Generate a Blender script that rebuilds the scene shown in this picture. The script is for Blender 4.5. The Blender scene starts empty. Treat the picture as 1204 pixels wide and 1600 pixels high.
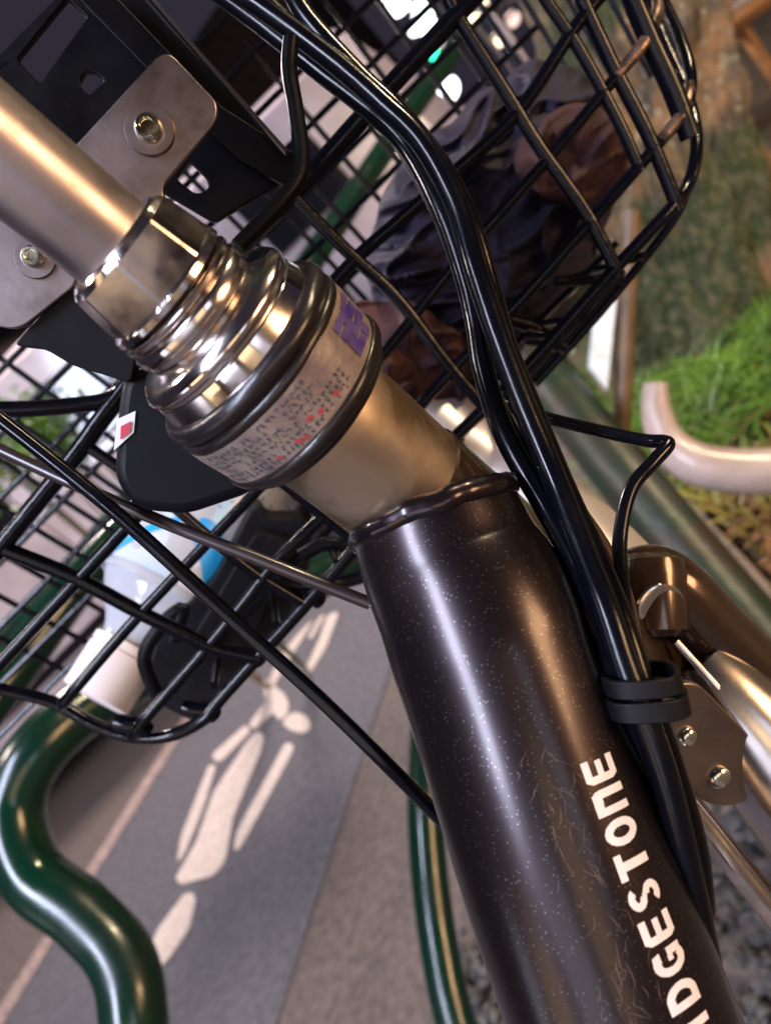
import bpy, bmesh, math, random
from mathutils import Vector, Matrix, noise
random.seed(7)
R = math.radians
sc = bpy.context.scene
C = sc.collection

# ------------------------------------------------------------------ camera
F_PX, CX, CY = 1200.0, 602.0, 800.0          # focal length and centre in photo pixels (1204 x 1600)
PITCH, ROLL, YAW = R(14), R(45), R(31)       # looking down, rolled, turned left of the road direction (+Y)
H = 1.0
CAM = Vector((0, 0, H))
fwd = Vector((-math.sin(YAW)*math.cos(PITCH), math.cos(YAW)*math.cos(PITCH), -math.sin(PITCH)))
r0 = Vector((math.cos(YAW), math.sin(YAW), 0))
u0 = r0.cross(fwd)
cX = (math.cos(ROLL)*r0 - math.sin(ROLL)*u0).normalized()
cY = (math.sin(ROLL)*r0 + math.cos(ROLL)*u0).normalized()
head = Vector((-math.sin(YAW), math.cos(YAW), 0))   # horizontal heading
UP = Vector((0, 0, 1))
cam_d = bpy.data.cameras.new('camera'); cam = bpy.data.objects.new('camera', cam_d); C.objects.link(cam)
m = Matrix((cX, cY, -fwd)).transposed().to_4x4(); m.translation = CAM
cam.matrix_world = m
cam_d.sensor_fit = 'VERTICAL'; cam_d.sensor_height = 36; cam_d.lens = 36*F_PX/1600
cam_d.clip_start = 0.01; cam_d.clip_end = 2000
cam_d.dof.use_dof = True; cam_d.dof.focus_distance = 0.185; cam_d.dof.aperture_fstop = 27e-3/0.0012*0.62
sc.camera = cam

# ------------------------------------------------------------------ night sky, lamps, exposure
w = bpy.data.worlds.new('World'); sc.world = w; w.use_nodes = True
nt = w.node_tree; nt.nodes.clear()
sky = nt.nodes.new('ShaderNodeTexSky'); sky.sky_type = 'NISHITA'; sky.sun_disc = False
sky.sun_elevation = R(-3); sky.sun_rotation = R(200)
b1 = nt.nodes.new('ShaderNodeBackground'); b1.inputs[1].default_value = 0.06
b2 = nt.nodes.new('ShaderNodeBackground'); b2.inputs[0].default_value = (0.48, 0.42, 0.68, 1); b2.inputs[1].default_value = 0.055
ad = nt.nodes.new('ShaderNodeAddShader'); ou = nt.nodes.new('ShaderNodeOutputWorld')
nt.links.new(sky.outputs[0], b1.inputs[0]); nt.links.new(b1.outputs[0], ad.inputs[0]); nt.links.new(b2.outputs[0], ad.inputs[1])
nt.links.new(ad.outputs[0], ou.inputs[0])
sc.view_settings.view_transform = 'Standard'; sc.view_settings.look = 'None'; sc.view_settings.exposure = -0.1

def lamp(name, loc, target, size, power, col, sy=None):
    d = bpy.data.lights.new(name, 'AREA'); d.energy = power; d.color = col; d.size = size
    d.shape = 'RECTANGLE' if sy else 'DISK'
    if sy: d.size_y = sy
    o = bpy.data.objects.new(name, d); C.objects.link(o); o.location = loc
    o.rotation_euler = (Vector(target)-Vector(loc)).to_track_quat('-Z', 'Y').to_euler()
    return o
def cdir(x, y, z):          # a direction given as right, up and towards the viewer in the picture
    return (cX*x + cY*y - fwd*z).normalized()
TG = CAM + fwd*0.18
COOL = (0.72, 0.78, 1.0); WARM = (1.0, 0.60, 0.30); PALE = (1.0, 0.86, 0.80)
lamp('street_light_cool', TG + cdir(-0.72, 0.10, 0.70)*4.5, TG, 0.8, 440, COOL, 3.4)
lamp('street_light_warm', TG + cdir(0.74, 0.34, 0.56)*5.0, TG, 2.2, 300, WARM)
lamp('road_fill_light', Vector((-3.5, 5.0, 5.0)), (-2.6, 5.0, 0), 0.7, 560, PALE)  # unseen light added to brighten the road and the van
lamp('near_fill_light', Vector((-2.6, 0.2, 4.5)), (-1.6, 1.6, 0), 0.6, 80, PALE)  # unseen light added over the near ground and pipes
lamp('tree_fill_light', Vector((2.6, 1.9, 3.0)), (0.2, 2.6, 0.3), 0.35, 125, (1.0, 0.80, 0.50))  # unseen light added from the side to bring out the bark relief

# ------------------------------------------------------------------ pixel to place helpers
def ray(px, py): return fwd + cX*((px-CX)/F_PX) - cY*((py-CY)/F_PX)
def P(px, py, d): return CAM + ray(px, py)*d
def onV(px, py, dist):                      # on the upright plane square to the heading at that distance
    r = ray(px, py); return CAM + r*(dist/r.dot(head))
def onZ(px, py, z=0.0):
    r = ray(px, py); return CAM + r*((z-H)/r.z)
def onPl(px, py, p0, n):
    r = ray(px, py); return CAM + r*((p0-CAM).dot(n)/r.dot(n))
def smooth(pts, k=6):                       # Catmull-Rom through points (vectors, optionally with radius)
    n = len(pts); out = []
    if n < 3: return list(pts)
    for i in range(n-1):
        a = pts[max(i-1, 0)]; b = pts[i]; c = pts[i+1]; d = pts[min(i+2, n-1)]
        for j in range(k):
            t = j/k; t2 = t*t; t3 = t2*t
            out.append(0.5*((2*b)+(c-a)*t+(2*a-5*b+4*c-d)*t2+(3*b-a-3*c+d)*t3))
    out.append(pts[-1]); return out

# ------------------------------------------------------------------ materials
def mat(name, col, rough=0.5, metal=0.0, var=0.0, scale=20, bump=0.0, bscale=None, coat=0.0, col2=None, emit=None, es=0, rvar=0.0, detail=6, spec=0.5, trans=0, alpha=1, lo=.35, hi=.65):
    ma = bpy.data.materials.new(name); ma.use_nodes = True
    n = ma.node_tree; bs = n.nodes['Principled BSDF']
    bs.inputs['Base Color'].default_value = (*col, 1); bs.inputs['Roughness'].default_value = rough
    bs.inputs['Metallic'].default_value = metal; bs.inputs['Coat Weight'].default_value = coat
    bs.inputs['Coat Roughness'].default_value = 0.08
    bs.inputs['Specular IOR Level'].default_value = spec
    if trans: bs.inputs['Transmission Weight'].default_value = trans
    if alpha < 1: bs.inputs['Alpha'].default_value = alpha
    if emit: bs.inputs['Emission Color'].default_value = (*emit, 1); bs.inputs['Emission Strength'].default_value = es
    tc = n.nodes.new('ShaderNodeTexCoord')
    if col2 or var or rvar:
        nz = n.nodes.new('ShaderNodeTexNoise'); nz.inputs['Scale'].default_value = scale; nz.inputs['Detail'].default_value = detail
        n.links.new(tc.outputs['Object'], nz.inputs['Vector'])
        mr = n.nodes.new('ShaderNodeMapRange'); mr.inputs[1].default_value = lo; mr.inputs[2].default_value = hi
        n.links.new(nz.outputs['Fac'], mr.inputs[0])
        if col2 or var:
            mx = n.nodes.new('ShaderNodeMix'); mx.data_type = 'RGBA'
            c2 = col2 if col2 else tuple(c*(1-var) for c in col)
            mx.inputs[6].default_value = (*col, 1); mx.inputs[7].default_value = (*c2, 1)
            n.links.new(mr.outputs[0], mx.inputs[0]); n.links.new(mx.outputs[2], bs.inputs['Base Color'])
        if rvar:
            m2 = n.nodes.new('ShaderNodeMapRange'); m2.inputs[1].default_value = .3; m2.inputs[2].default_value = .7
            m2.inputs[3].default_value = max(0, rough-rvar); m2.inputs[4].default_value = min(1, rough+rvar)
            n.links.new(nz.outputs['Fac'], m2.inputs[0]); n.links.new(m2.outputs[0], bs.inputs['Roughness'])
    if bump:
        nb = n.nodes.new('ShaderNodeTexNoise'); nb.inputs['Scale'].default_value = bscale or scale; nb.inputs['Detail'].default_value = 5
        n.links.new(tc.outputs['Object'], nb.inputs['Vector'])
        bp = n.nodes.new('ShaderNodeBump'); bp.inputs['Strength'].default_value = bump; bp.inputs['Distance'].default_value = 0.2/(bscale or scale)
        n.links.new(nb.outputs['Fac'], bp.inputs['Height']); n.links.new(bp.outputs[0], bs.inputs['Normal'])
    return ma

M = {}
M['chrome'] = mat('worn_chrome', (.78, .70, .66), .17, 1, var=.4, scale=110, bump=.02, bscale=90, rvar=.10)
M['steel'] = mat('brushed_steel', (.42, .36, .37), .40, 1, var=.25, scale=60, bump=.06, bscale=140, rvar=.12)
M['zinc'] = mat('dull_zinc_plate', (.28, .235, .24), .34, 1, var=.25, scale=80, bump=.10, bscale=120, rvar=.1)
M['bolt'] = mat('plated_bolt', (.66, .68, .58), .2, 1, rvar=.1, scale=200)
M['black'] = mat('black_powder_coat', (.0025, .0025, .004), .42, 0, rvar=.12, scale=60, bump=.15, bscale=250, spec=.08)
M['wire'] = mat('black_coated_wire', (.002, .002, .004), .18, 0, rvar=.06, scale=80, bump=.2, bscale=180, spec=.2)
M['plastic'] = mat('black_moulded_plastic', (.005, .005, .008), .42, 0, bump=.1, bscale=400, rvar=.1, scale=70, spec=.12)
M['cable'] = mat('black_cable_housing', (.002, .002, .004), .20, 0, bump=.1, bscale=160, rvar=.06, scale=60, spec=.25)
M['tarnish'] = mat('bare_tarnished_metal', (.46, .36, .27), .44, .85, scale=34, col2=(.13, .09, .06), bump=.06, bscale=70, rvar=.16, lo=.46, hi=.60)
M['seal'] = mat('dark_rubber_seal', (.010, .007, .008), .30, 0, bump=.2, bscale=140)
M['sleeve'] = mat('aged_label_film', (.42, .34, .28), .40, .35, scale=120, col2=(.26, .22, .22), bump=.25, bscale=140)
M['marks'] = mat('printed_marks_grey', (.06, .055, .09), .5, .2)
M['red'] = mat('printed_red', (.42, .05, .05), .5)
M['violet'] = mat('printed_violet', (.045, .025, .20), .4, scale=200, col2=(.12, .08, .26))
M['letters'] = mat('pale_pink_lettering', (.80, .66, .62), .4, var=.12, scale=300)
M['white'] = mat('white_paint', (.75, .75, .75), .4)
M['redsq'] = mat('red_print', (.55, .04, .08), .4)
M['palefender'] = mat('pale_silver_fender', (.72, .66, .66), .38, .55, scale=30, var=.1)
M['fender'] = mat('polished_fender', (.62, .58, .56), .22, 1, scale=30, var=.2, bump=.05, bscale=40, rvar=.08)
M['fork'] = mat('bronze_brown_paint', (.075, .045, .03), .22, .55, scale=300, col2=(.05, .03, .02), coat=.6, rvar=.05)
M['navy'] = mat('navy_nylon', (.020, .015, .033), .75, 0, scale=12, col2=(.008, .007, .016), spec=.2)
M['brown'] = mat('brown_lining', (.095, .046, .044), .8, 0, scale=14, col2=(.030, .014, .018), spec=.15)
M['green'] = mat('dark_green_enamel', (.002, .024, .013), .24, 0, scale=24, col2=(.002, .015, .009), rvar=.1, spec=.5, coat=.15, bump=.04, bscale=12)
M['asphalt'] = mat('brown_asphalt', (.130, .098, .086), .85, 0, scale=38, col2=(.058, .046, .044), bump=.8, bscale=120, detail=15, lo=.3, hi=.7)
M['lane'] = mat('grey_lane_asphalt', (.105, .098, .118), .8, 0, scale=42, col2=(.054, .050, .060), bump=.8, bscale=120, detail=15, lo=.3, hi=.7)
M['line'] = mat('worn_road_paint', (.55, .46, .41), .7, 0, scale=70, col2=(.36, .29, .26), bump=.4, bscale=150, detail=12, lo=.45, hi=.7)
M['line2'] = mat('scuffed_line_paint', (.38, .27, .24), .8, 0, scale=55, col2=(.16, .12, .11), bump=.6, bscale=150, detail=12)

def scratch_paint():                         # dark metallic down tube paint with flakes and fine scratches
    ma = mat('dark_flake_paint', (.05, .035, .04), .31, .85, coat=.45)
    n = ma.node_tree; bs = n.nodes['Principled BSDF']; bs.inputs['Coat Roughness'].default_value = .20
    tc = n.nodes.new('ShaderNodeTexCoord')
    v = n.nodes.new('ShaderNodeTexVoronoi'); v.inputs['Scale'].default_value = 4200
    n.links.new(tc.outputs['Object'], v.inputs['Vector'])
    cr = n.nodes.new('ShaderNodeSeparateColor'); n.links.new(v.outputs['Color'], cr.inputs[0])
    gt = n.nodes.new('ShaderNodeMath'); gt.operation = 'GREATER_THAN'; gt.inputs[1].default_value = .984
    n.links.new(cr.outputs[0], gt.inputs[0])
    nz = n.nodes.new('ShaderNodeTexNoise'); nz.inputs['Scale'].default_value = 75; nz.inputs['Detail'].default_value = 4; nz.inputs['Distortion'].default_value = 1.2
    mp = n.nodes.new('ShaderNodeMapping'); mp.inputs['Scale'].default_value = (1, 1, 1)
    n.links.new(tc.outputs['Object'], mp.inputs[0]); n.links.new(mp.outputs[0], nz.inputs['Vector'])
    # scratches: thin iso-lines of a noise field, only in blotches
    sub = n.nodes.new('ShaderNodeMath'); sub.operation = 'SUBTRACT'; sub.inputs[1].default_value = .5
    n.links.new(nz.outputs['Fac'], sub.inputs[0])
    ab = n.nodes.new('ShaderNodeMath'); ab.operation = 'ABSOLUTE'; n.links.new(sub.outputs[0], ab.inputs[0])
    lt = n.nodes.new('ShaderNodeMapRange'); lt.inputs[1].default_value = .010; lt.inputs[2].default_value = .002
    n.links.new(ab.outputs[0], lt.inputs[0])
    n2 = n.nodes.new('ShaderNodeTexNoise'); n2.inputs['Scale'].default_value = 24; n.links.new(tc.outputs['Object'], n2.inputs['Vector'])
    g2 = n.nodes.new('ShaderNodeMapRange'); g2.inputs[1].default_value = .54; g2.inputs[2].default_value = .62
    n.links.new(n2.outputs['Fac'], g2.inputs[0])
    mu = n.nodes.new('ShaderNodeMath'); mu.operation = 'MULTIPLY'; n.links.new(lt.outputs[0], mu.inputs[0]); n.links.new(g2.outputs[0], mu.inputs[1])
    m1 = n.nodes.new('ShaderNodeMix'); m1.data_type = 'RGBA'; m1.inputs[6].default_value = (.022, .0145, .017, 1); m1.inputs[7].default_value = (.13, .11, .12, 1)
    n.links.new(gt.outputs[0], m1.inputs[0])
    m2 = n.nodes.new('ShaderNodeMix'); m2.data_type = 'RGBA'; m2.inputs[7].default_value = (.30, .20, .14, 1)
    mf = n.nodes.new('ShaderNodeMath'); mf.operation = 'MULTIPLY'; mf.inputs[1].default_value = .0
    n.links.new(mu.outputs[0], mf.inputs[0]); n.links.new(mf.outputs[0], m2.inputs[0])
    n.links.new(m1.outputs[2], m2.inputs[6]); n.links.new(m2.outputs[2], bs.inputs['Base Color'])
    return ma
M['paint'] = scratch_paint()

# ------------------------------------------------------------------ mesh helpers
def newobj(name, verts, faces, ma, parent=None, sm=True, mats=None, fm=None):
    me = bpy.data.meshes.new(name); me.from_pydata([tuple(v) for v in verts], [], faces); me.update()
    for x in (mats or [ma]): me.materials.append(x)
    if fm: me.polygons.foreach_set('material_index', fm)
    if sm: me.polygons.foreach_set('use_smooth', [True]*len(me.polygons))
    o = bpy.data.objects.new(name, me); C.objects.link(o)
    if parent is not None: o.parent = parent; o.matrix_parent_inverse = parent_inv(parent)
    return o
def parent_inv(p):
    loc = Matrix.Identity(4); q = p
    while q is not None:
        loc = Matrix.LocRotScale(q.location, q.rotation_euler, q.scale) @ loc if q.parent is None else q.matrix_parent_inverse @ Matrix.LocRotScale(q.location, q.rotation_euler, q.scale) @ loc
        q = q.parent
    return loc.inverted()
def thing(name, label, cat, loc, group=None):
    o = bpy.data.objects.new(name, None); C.objects.link(o); o.location = loc; o.empty_display_size = .05
    return tag(o, label, cat, group)
def tag(o, label=None, cat=None, group=None, kind=None):
    if label: o['label'] = label
    if cat: o['category'] = cat
    if group: o['group'] = group
    if kind: o['kind'] = kind
    return o

class MB:
    def __init__(s): s.v = []; s.f = []
    def add(s, v, f):
        k = len(s.v); s.v += [Vector(x) for x in v]; s.f += [tuple(i+k for i in g) for g in f]; return s
    def tube(s, pts, r, n=12, cap=True, flat=1.0, flatdir=None):
        m = len(pts); rs = r if isinstance(r, (list, tuple)) else [r]*m
        if len(rs) != m: rs = [rs[0]+(rs[-1]-rs[0])*i/(m-1) for i in range(m)] if len(rs) == 2 else [rs[min(len(rs)-1, int(i*(len(rs)-1)/(m-1)))]+(rs[min(len(rs)-1, int(i*(len(rs)-1)/(m-1))+1)]-rs[min(len(rs)-1, int(i*(len(rs)-1)/(m-1)))])*((i*(len(rs)-1)/(m-1)) % 1) for i in range(m)]
        t = (pts[1]-pts[0]).normalized()
        a = flatdir.copy() if flatdir is not None else (UP if abs(t.z) < .9 else Vector((1, 0, 0)))
        a = (a - t*a.dot(t)).normalized(); vs = []; fs = []
        for i in range(m):
            t = (pts[min(i+1, m-1)]-pts[max(i-1, 0)])
            if t.length < 1e-9: t = Vector((0, 0, 1))
            t.normalize(); a = (a - t*a.dot(t)).normalized(); b = t.cross(a)
            for j in range(n):
                th = 2*math.pi*j/n; vs.append(pts[i]+a*math.cos(th)*rs[i]*flat+b*math.sin(th)*rs[i])
        for i in range(m-1):
            for j in range(n):
                fs.append((i*n+j, i*n+(j+1) % n, (i+1)*n+(j+1) % n, (i+1)*n+j))
        if cap:
            fs.append(tuple(range(n-1, -1, -1))); fs.append(tuple((m-1)*n+j for j in range(n)))
        return s.add(vs, fs)
    def lathe(s, o, d, prof, n=64, e1=None, nf=None):     # prof: (distance along d, radius)
        d = d.normalized(); a = e1 if e1 is not None else d.orthogonal().normalized(); b = d.cross(a)
        vs = []; fs = []; m = len(prof)
        for (t, r) in prof:
            for j in range(n):
                th = 2*math.pi*j/n
                k = nf(th, t) if nf else 1
                vs.append(o+d*t+(a*math.cos(th)+b*math.sin(th))*r*k)
        for i in range(m-1):
            for j in range(n):
                fs.append((i*n+j, i*n+(j+1) % n, (i+1)*n+(j+1) % n, (i+1)*n+j))
        fs.append(tuple(range(n-1, -1, -1))); fs.append(tuple((m-1)*n+j for j in range(n)))
        return s.add(vs, fs)
    def box(s, c, ax, ay, az):      # centre and three half-vectors
        vs = [c+ax*i+ay*j+az*k for i in (-1, 1) for j in (-1, 1) for k in (-1, 1)]
        fs = [(0, 1, 3, 2), (4, 6, 7, 5), (0, 4, 5, 1), (2, 3, 7, 6), (0, 2, 6, 4), (1, 5, 7, 3)]
        return s.add(vs, fs)
    def prism(s, loop, off):        # polygon loop of points, thickened by off
        n = len(loop)
        vs = list(loop)+[p+off for p in loop]
        fs = [tuple(range(n)), tuple(range(2*n-1, n-1, -1))]+[(i, i+n, (i+1) % n+n, (i+1) % n) for i in range(n)]
        return s.add(vs, fs)
    def build(s, name, ma, parent=None, sm=True, bevel=0, auto=True):
        o = newobj(name, s.v, s.f, ma, parent, sm)
        bm = bmesh.new(); bm.from_mesh(o.data); bmesh.ops.recalc_face_normals(bm, faces=bm.faces)
        if sm and auto:
            for e in bm.edges:
                if len(e.link_faces) == 2 and e.calc_face_angle(0) > R(38): e.smooth = False
        bm.to_mesh(o.data); bm.free()
        if bevel:
            b = o.modifiers.new('bevel', 'BEVEL'); b.width = bevel; b.segments = 3; b.limit_method = 'ANGLE'; b.angle_limit = R(35)
        return o

def rounded(poly, r=8, k=5):       # round the corners of a pixel polygon
    out = []; n = len(poly)
    for i in range(n):
        p = Vector(poly[i]); a = Vector(poly[i-1]); b = Vector(poly[(i+1) % n])
        da = (a-p); db = (b-p); rr = min(r, da.length*.45, db.length*.45)
        s, e = p+da.normalized()*rr, p+db.normalized()*rr
        for j in range(k+1):
            t = j/k; out.append(s*(1-t)**2+p*2*t*(1-t)+e*t*t)
    return out
def plate(name, outer, holes, p0, nrm, th, ma, parent, bev=.0004, toward=True, rr=8):
    """a sheet metal plate with real holes, standing in the plane (p0, nrm)"""
    nrm = nrm.normalized()
    if nrm.dot(CAM-p0) < 0: nrm = -nrm
    ax = nrm.orthogonal().normalized(); ay = nrm.cross(ax)
    cu = bpy.data.curves.new(name, 'CURVE'); cu.dimensions = '2D'; cu.fill_mode = 'BOTH'; cu.extrude = th/2; cu.bevel_depth = bev; cu.bevel_resolution = 2; cu.offset = -bev
    for lp in [outer]+holes:
        pts = [onPl(x, y, p0, nrm)-p0 for x, y in lp]
        sp = cu.splines.new('POLY'); sp.points.add(len(pts)-1); sp.use_cyclic_u = True
        for i, q in enumerate(pts): sp.points[i].co = (q.dot(ax), q.dot(ay), 0, 1)
    tmp = bpy.data.objects.new('tmp', cu); C.objects.link(tmp)
    dg = bpy.context.evaluated_depsgraph_get(); me = bpy.data.meshes.new_from_object(tmp.evaluated_get(dg))
    C.objects.unlink(tmp); bpy.data.objects.remove(tmp)
    mw = Matrix((ax, ay, nrm)).transposed().to_4x4(); mw.translation = p0 - nrm*(th/2+bev)
    me.transform(mw); me.name = name
    me.materials.clear(); me.materials.append(ma)
    o = bpy.data.objects.new(name, me); C.objects.link(o); o.parent = parent; o.matrix_parent_inverse = parent_inv(parent)
    return o

# ================================================================== SETTING
def gz(px, py, z=0): return onZ(px, py, z)
# road direction is fixed by the two painted edges
newobj('ground', [(-150, -60, 0), (150, -60, 0), (150, 250, 0), (-150, 250, 0)], [(0, 1, 2, 3)], M['asphalt'], sm=False)
tag(bpy.data.objects['ground'], kind='structure')
a1, a2 = gz(265, 1165), gz(10, 1570); b1_, b2_ = gz(622, 1010), gz(437, 1590)
dl = (a1-a2).normalized(); db = (b1_-b2_).normalized()
lane = newobj('cycle_lane', [a2-dl*3, b2_-db*3, b1_+db*9, a1+dl*9], [(0, 1, 2, 3)], M['lane'], sm=False)
for v in lane.data.vertices: v.co.z = .004
tag(lane, kind='structure')
def strip(name, p, q, wd, z, ma, kind=None, seg=160, jag=.012):
    d = (q-p).normalized(); s = Vector((d.y, -d.x, 0)); vs = []; fs = []
    L = (q-p).length
    for i in range(seg+1):
        t = i/seg; c = p+(q-p)*t
        j1 = noise.noise(Vector((t*L*14, 1.3, 0)))*jag; j2 = noise.noise(Vector((t*L*14, 7.7, 0)))*jag
        vs += [c-s*(wd/2+j1), c+s*(wd/2+j2)]
    for v in vs: v.z = z
    fs = [(2*i, 2*i+1, 2*i+3, 2*i+2) for i in range(seg)]
    o = newobj(name, vs, fs, ma, sm=False); return o
ln = strip('lane_line', gz(-60, 1690), gz(282, 1145)+dl*14, .15, .008, M['line2']); tag(ln, kind='structure')
# painted walker pictogram, one road marking
picto = [
 [(448,1118),(462,1112),(478,1118),(486,1130),(482,1142),(470,1146),(452,1140),(440,1130)],
 [(410,1060),(422,1066),(445,1085),(452,1100),(448,1118),(434,1126),(428,1112),(398,1140),(388,1132),(416,1096)],
 [(332,1178),(384,1132),(392,1142),(345,1190),(334,1188)],
 [(334,1236),(384,1162),(402,1142),(413,1150),(408,1172),(364,1276),(352,1345),(334,1368),(282,1382),(274,1372),(306,1316)],
 [(326,1196),(338,1194),(320,1256),(290,1330),(276,1350),(283,1306)],
 [(446,1160),(458,1163),(458,1172),(400,1280),(375,1325),(366,1330),(368,1305),(380,1280)],
 [(288,1396),(302,1394),(306,1406),(296,1450),(262,1500),(240,1520),(230,1500),(244,1455)],
 [(470,985),(492,965),(440,1050),(425,1078),(415,1072),(440,1020)],
 [(512,960),(530,955),(510,1010),(484,1052),(476,1046),(498,1000)],
 [(500,962),(508,960),(488,998),(480,996)],
]
vs = []; fs = []
for pl in picto:
    rp = rounded(pl, 10, 4); k = len(vs)
    vs += [gz(x, y, .008) for x, y in rp]; fs.append(tuple(range(k, k+len(rp))))
tag(newobj('road_pictogram', vs, fs, M['line'], sm=False), kind='structure')
# bed of soil and gravel on the right of the guard rail
M['soil'] = mat('leaf_littered_soil', (.085, .055, .035), .9, 0, scale=9, col2=(.035, .028, .018), bump=1, bscale=60, detail=12)
M['gravel'] = mat('dark_gravel', (.10, .09, .085), .8, 0, scale=60, col2=(.03, .03, .03), bump=1, bscale=80)
M['concrete'] = mat('stained_concrete', (.20, .16, .13), .8, 0, scale=12, col2=(.12, .09, .07), bump=.4, bscale=70, detail=10)
k1, k2 = gz(845, 545), gz(1260, 1050)
dk = (k2-k1).normalized(); nk = Vector((dk.y, -dk.x, 0));
if nk.dot(gz(1150, 650)-k1) < 0: nk = -nk
p1, p2 = k1-dk*6, k2+dk*6
soil = newobj('soil_bed', [p1, p2, p2+nk*9, p1+nk*9], [(0, 1, 2, 3)], M['soil'], sm=False)
for v in soil.data.vertices: v.co.z = .03
tag(soil, kind='structure')
kb = MB().box((p1+p2)/2+Vector((0, 0, .03)), (p2-p1)/2, nk*.05, UP*.04).build('kerb', M['concrete'], sm=False, bevel=.008); tag(kb, kind='structure')

# gravel stones near the lower right
def stones():
    mb = MB()
    c = gz(1180, 1480)
    for i in range(2600):
        a = random.uniform(-.55, .55); b = random.uniform(-.55, .6)
        p = c+Vector((a, b, 0)); s = random.uniform(.008, .022)
        p.z = .012+random.uniform(0, .02)
        q = Matrix.Rotation(random.uniform(0, 6), 3, Vector((random.random(), random.random(), random.random()+.1)))
        vv = [p+q@Vector(v)*s*random.uniform(.7, 1.2) for v in ((1, 0, 0), (-1, 0, 0), (0, 1, 0), (0, -1, 0), (0, 0, .7), (0, 0, -.7))]
        mb.add(vv, [(0, 2, 4), (2, 1, 4), (1, 3, 4), (3, 0, 4), (2, 0, 5), (1, 2, 5), (3, 1, 5), (0, 3, 5)])
    o = mb.build('gravel', M['gravel'], sm=False); tag(o, 'loose dark gravel on the ground below the bicycle at lower right', 'gravel', kind='stuff')
stones()

# grass and weeds
M['grass'] = mat('grass_green', (.13, .27, .02), .5, 0, scale=9, col2=(.04, .11, .01))
M['grassy'] = mat('yellowed_grass', (.30, .30, .05), .5, 0, scale=5, col2=(.16, .10, .03))
M['weed'] = mat('weed_green', (.06, .14, .02), .45, 0, scale=8, col2=(.025, .06, .012))
M['leaf'] = mat('leaf_green', (.045, .10, .015), .45, 0, scale=8, col2=(.02, .05, .01))
def blades(n, centres, ma, name, label, hh, wd, spread, lean=.6):
    mb = MB()
    for i in range(n):
        c = random.choice(centres); p = c+Vector((random.gauss(0, spread), random.gauss(0, spread), 0)); 
        if (p-k1).dot(nk) < .07: continue
        p.z = .028; h = random.uniform(*hh); a = random.uniform(0, 6.28); d = Vector((math.cos(a), math.sin(a), 0)); s = Vector((-d.y, d.x, 0))
        wv = random.uniform(*wd); L = random.uniform(.1, lean)*h
        vv = []
        for t in (0, .4, .75, 1):
            q = p+UP*h*(t-.25*t*t*lean)+d*L*t*t*1.6; ww = wv*(1-t*.85)
            vv += [q-s*ww, q+s*ww]
        mb.add(vv, [(0, 1, 3, 2), (2, 3, 5, 4), (4, 5, 7, 6)])
    o = mb.build(name, ma, sm=False); tag(o, label, 'grass', kind='stuff'); return o
cg = [gz(x, y) for x, y in ((1000, 520), (1030, 560), (1060, 610), (1100, 640), (1150, 640), (1010, 600), (1090, 690), (1180, 600), (1060, 680), (1000, 470), (1190, 560))]
tufts = [random.choice(cg)+Vector((random.gauss(0, .13), random.gauss(0, .13), 0)) for k in range(85)]
blades(2300, tufts, M['grass'], 'grass', 'bright green grass in tufts around the foot of the tree', (.05, .22), (.002, .008), .022, 1.7)
blades(420, [random.choice(cg)+Vector((random.gauss(0, .15), random.gauss(0, .15), 0)) for k in range(30)], M['weed'], 'weeds', 'broad leaved dark green weeds among the grass tufts', (.04, .15), (.012, .026), .03, 1.9)
blades(500, [gz(x, y) for x, y in ((1120, 640), (1080, 760), (1150, 780), (1180, 640), (1200, 820), (1120, 800))], M['grassy'], 'dry_grass', 'yellowed dry blades and leaves at the foot of the tree', (.03, .12), (.004, .012), .09, 1.2)
blades(300, [gz(x, y) for x, y in ((1190, 1590), (1240, 1640))], M['grass'], 'weed', 'small green weed in the gravel at lower right', (.02, .06), (.004, .009), .02, 1.2)

# dead leaves lying on the soil
def litter():
    mb = MB(); cs = [gz(x, y) for x, y in ((1140, 790), (1090, 800), (1180, 860), (1130, 900), (1200, 760), (1180, 660), (1200, 960), (1150, 560))]
    for i in range(700):
        p = random.choice(cs)+Vector((random.gauss(0, .16), random.gauss(0, .16), 0))
        if (p-k1).dot(nk) < .07: continue
        p.z = .036+random.random()*.015
        s = random.uniform(.01, .035); q = Matrix.Rotation(random.uniform(0, 6.28), 3, 'Z') @ Matrix.Rotation(random.uniform(-.6, .6), 3, 'X')
        vv = [p+q@Vector(v)*s for v in ((-1, 0, 0), (-.3, .45, .15), (.5, .35, .1), (1, 0, 0), (.4, -.4, .2), (-.4, -.4, .1))]
        mb.add(vv, [(0, 1, 2, 3, 4, 5)])
    o = mb.build('leaf_litter', mat('dead_leaf', (.34, .17, .06), .7, 0, scale=6, col2=(.16, .07, .03)), sm=False)
    tag(o, 'brown dead leaves scattered on the soil beside the kerb', 'leaf litter', kind='stuff')
litter()

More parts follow.
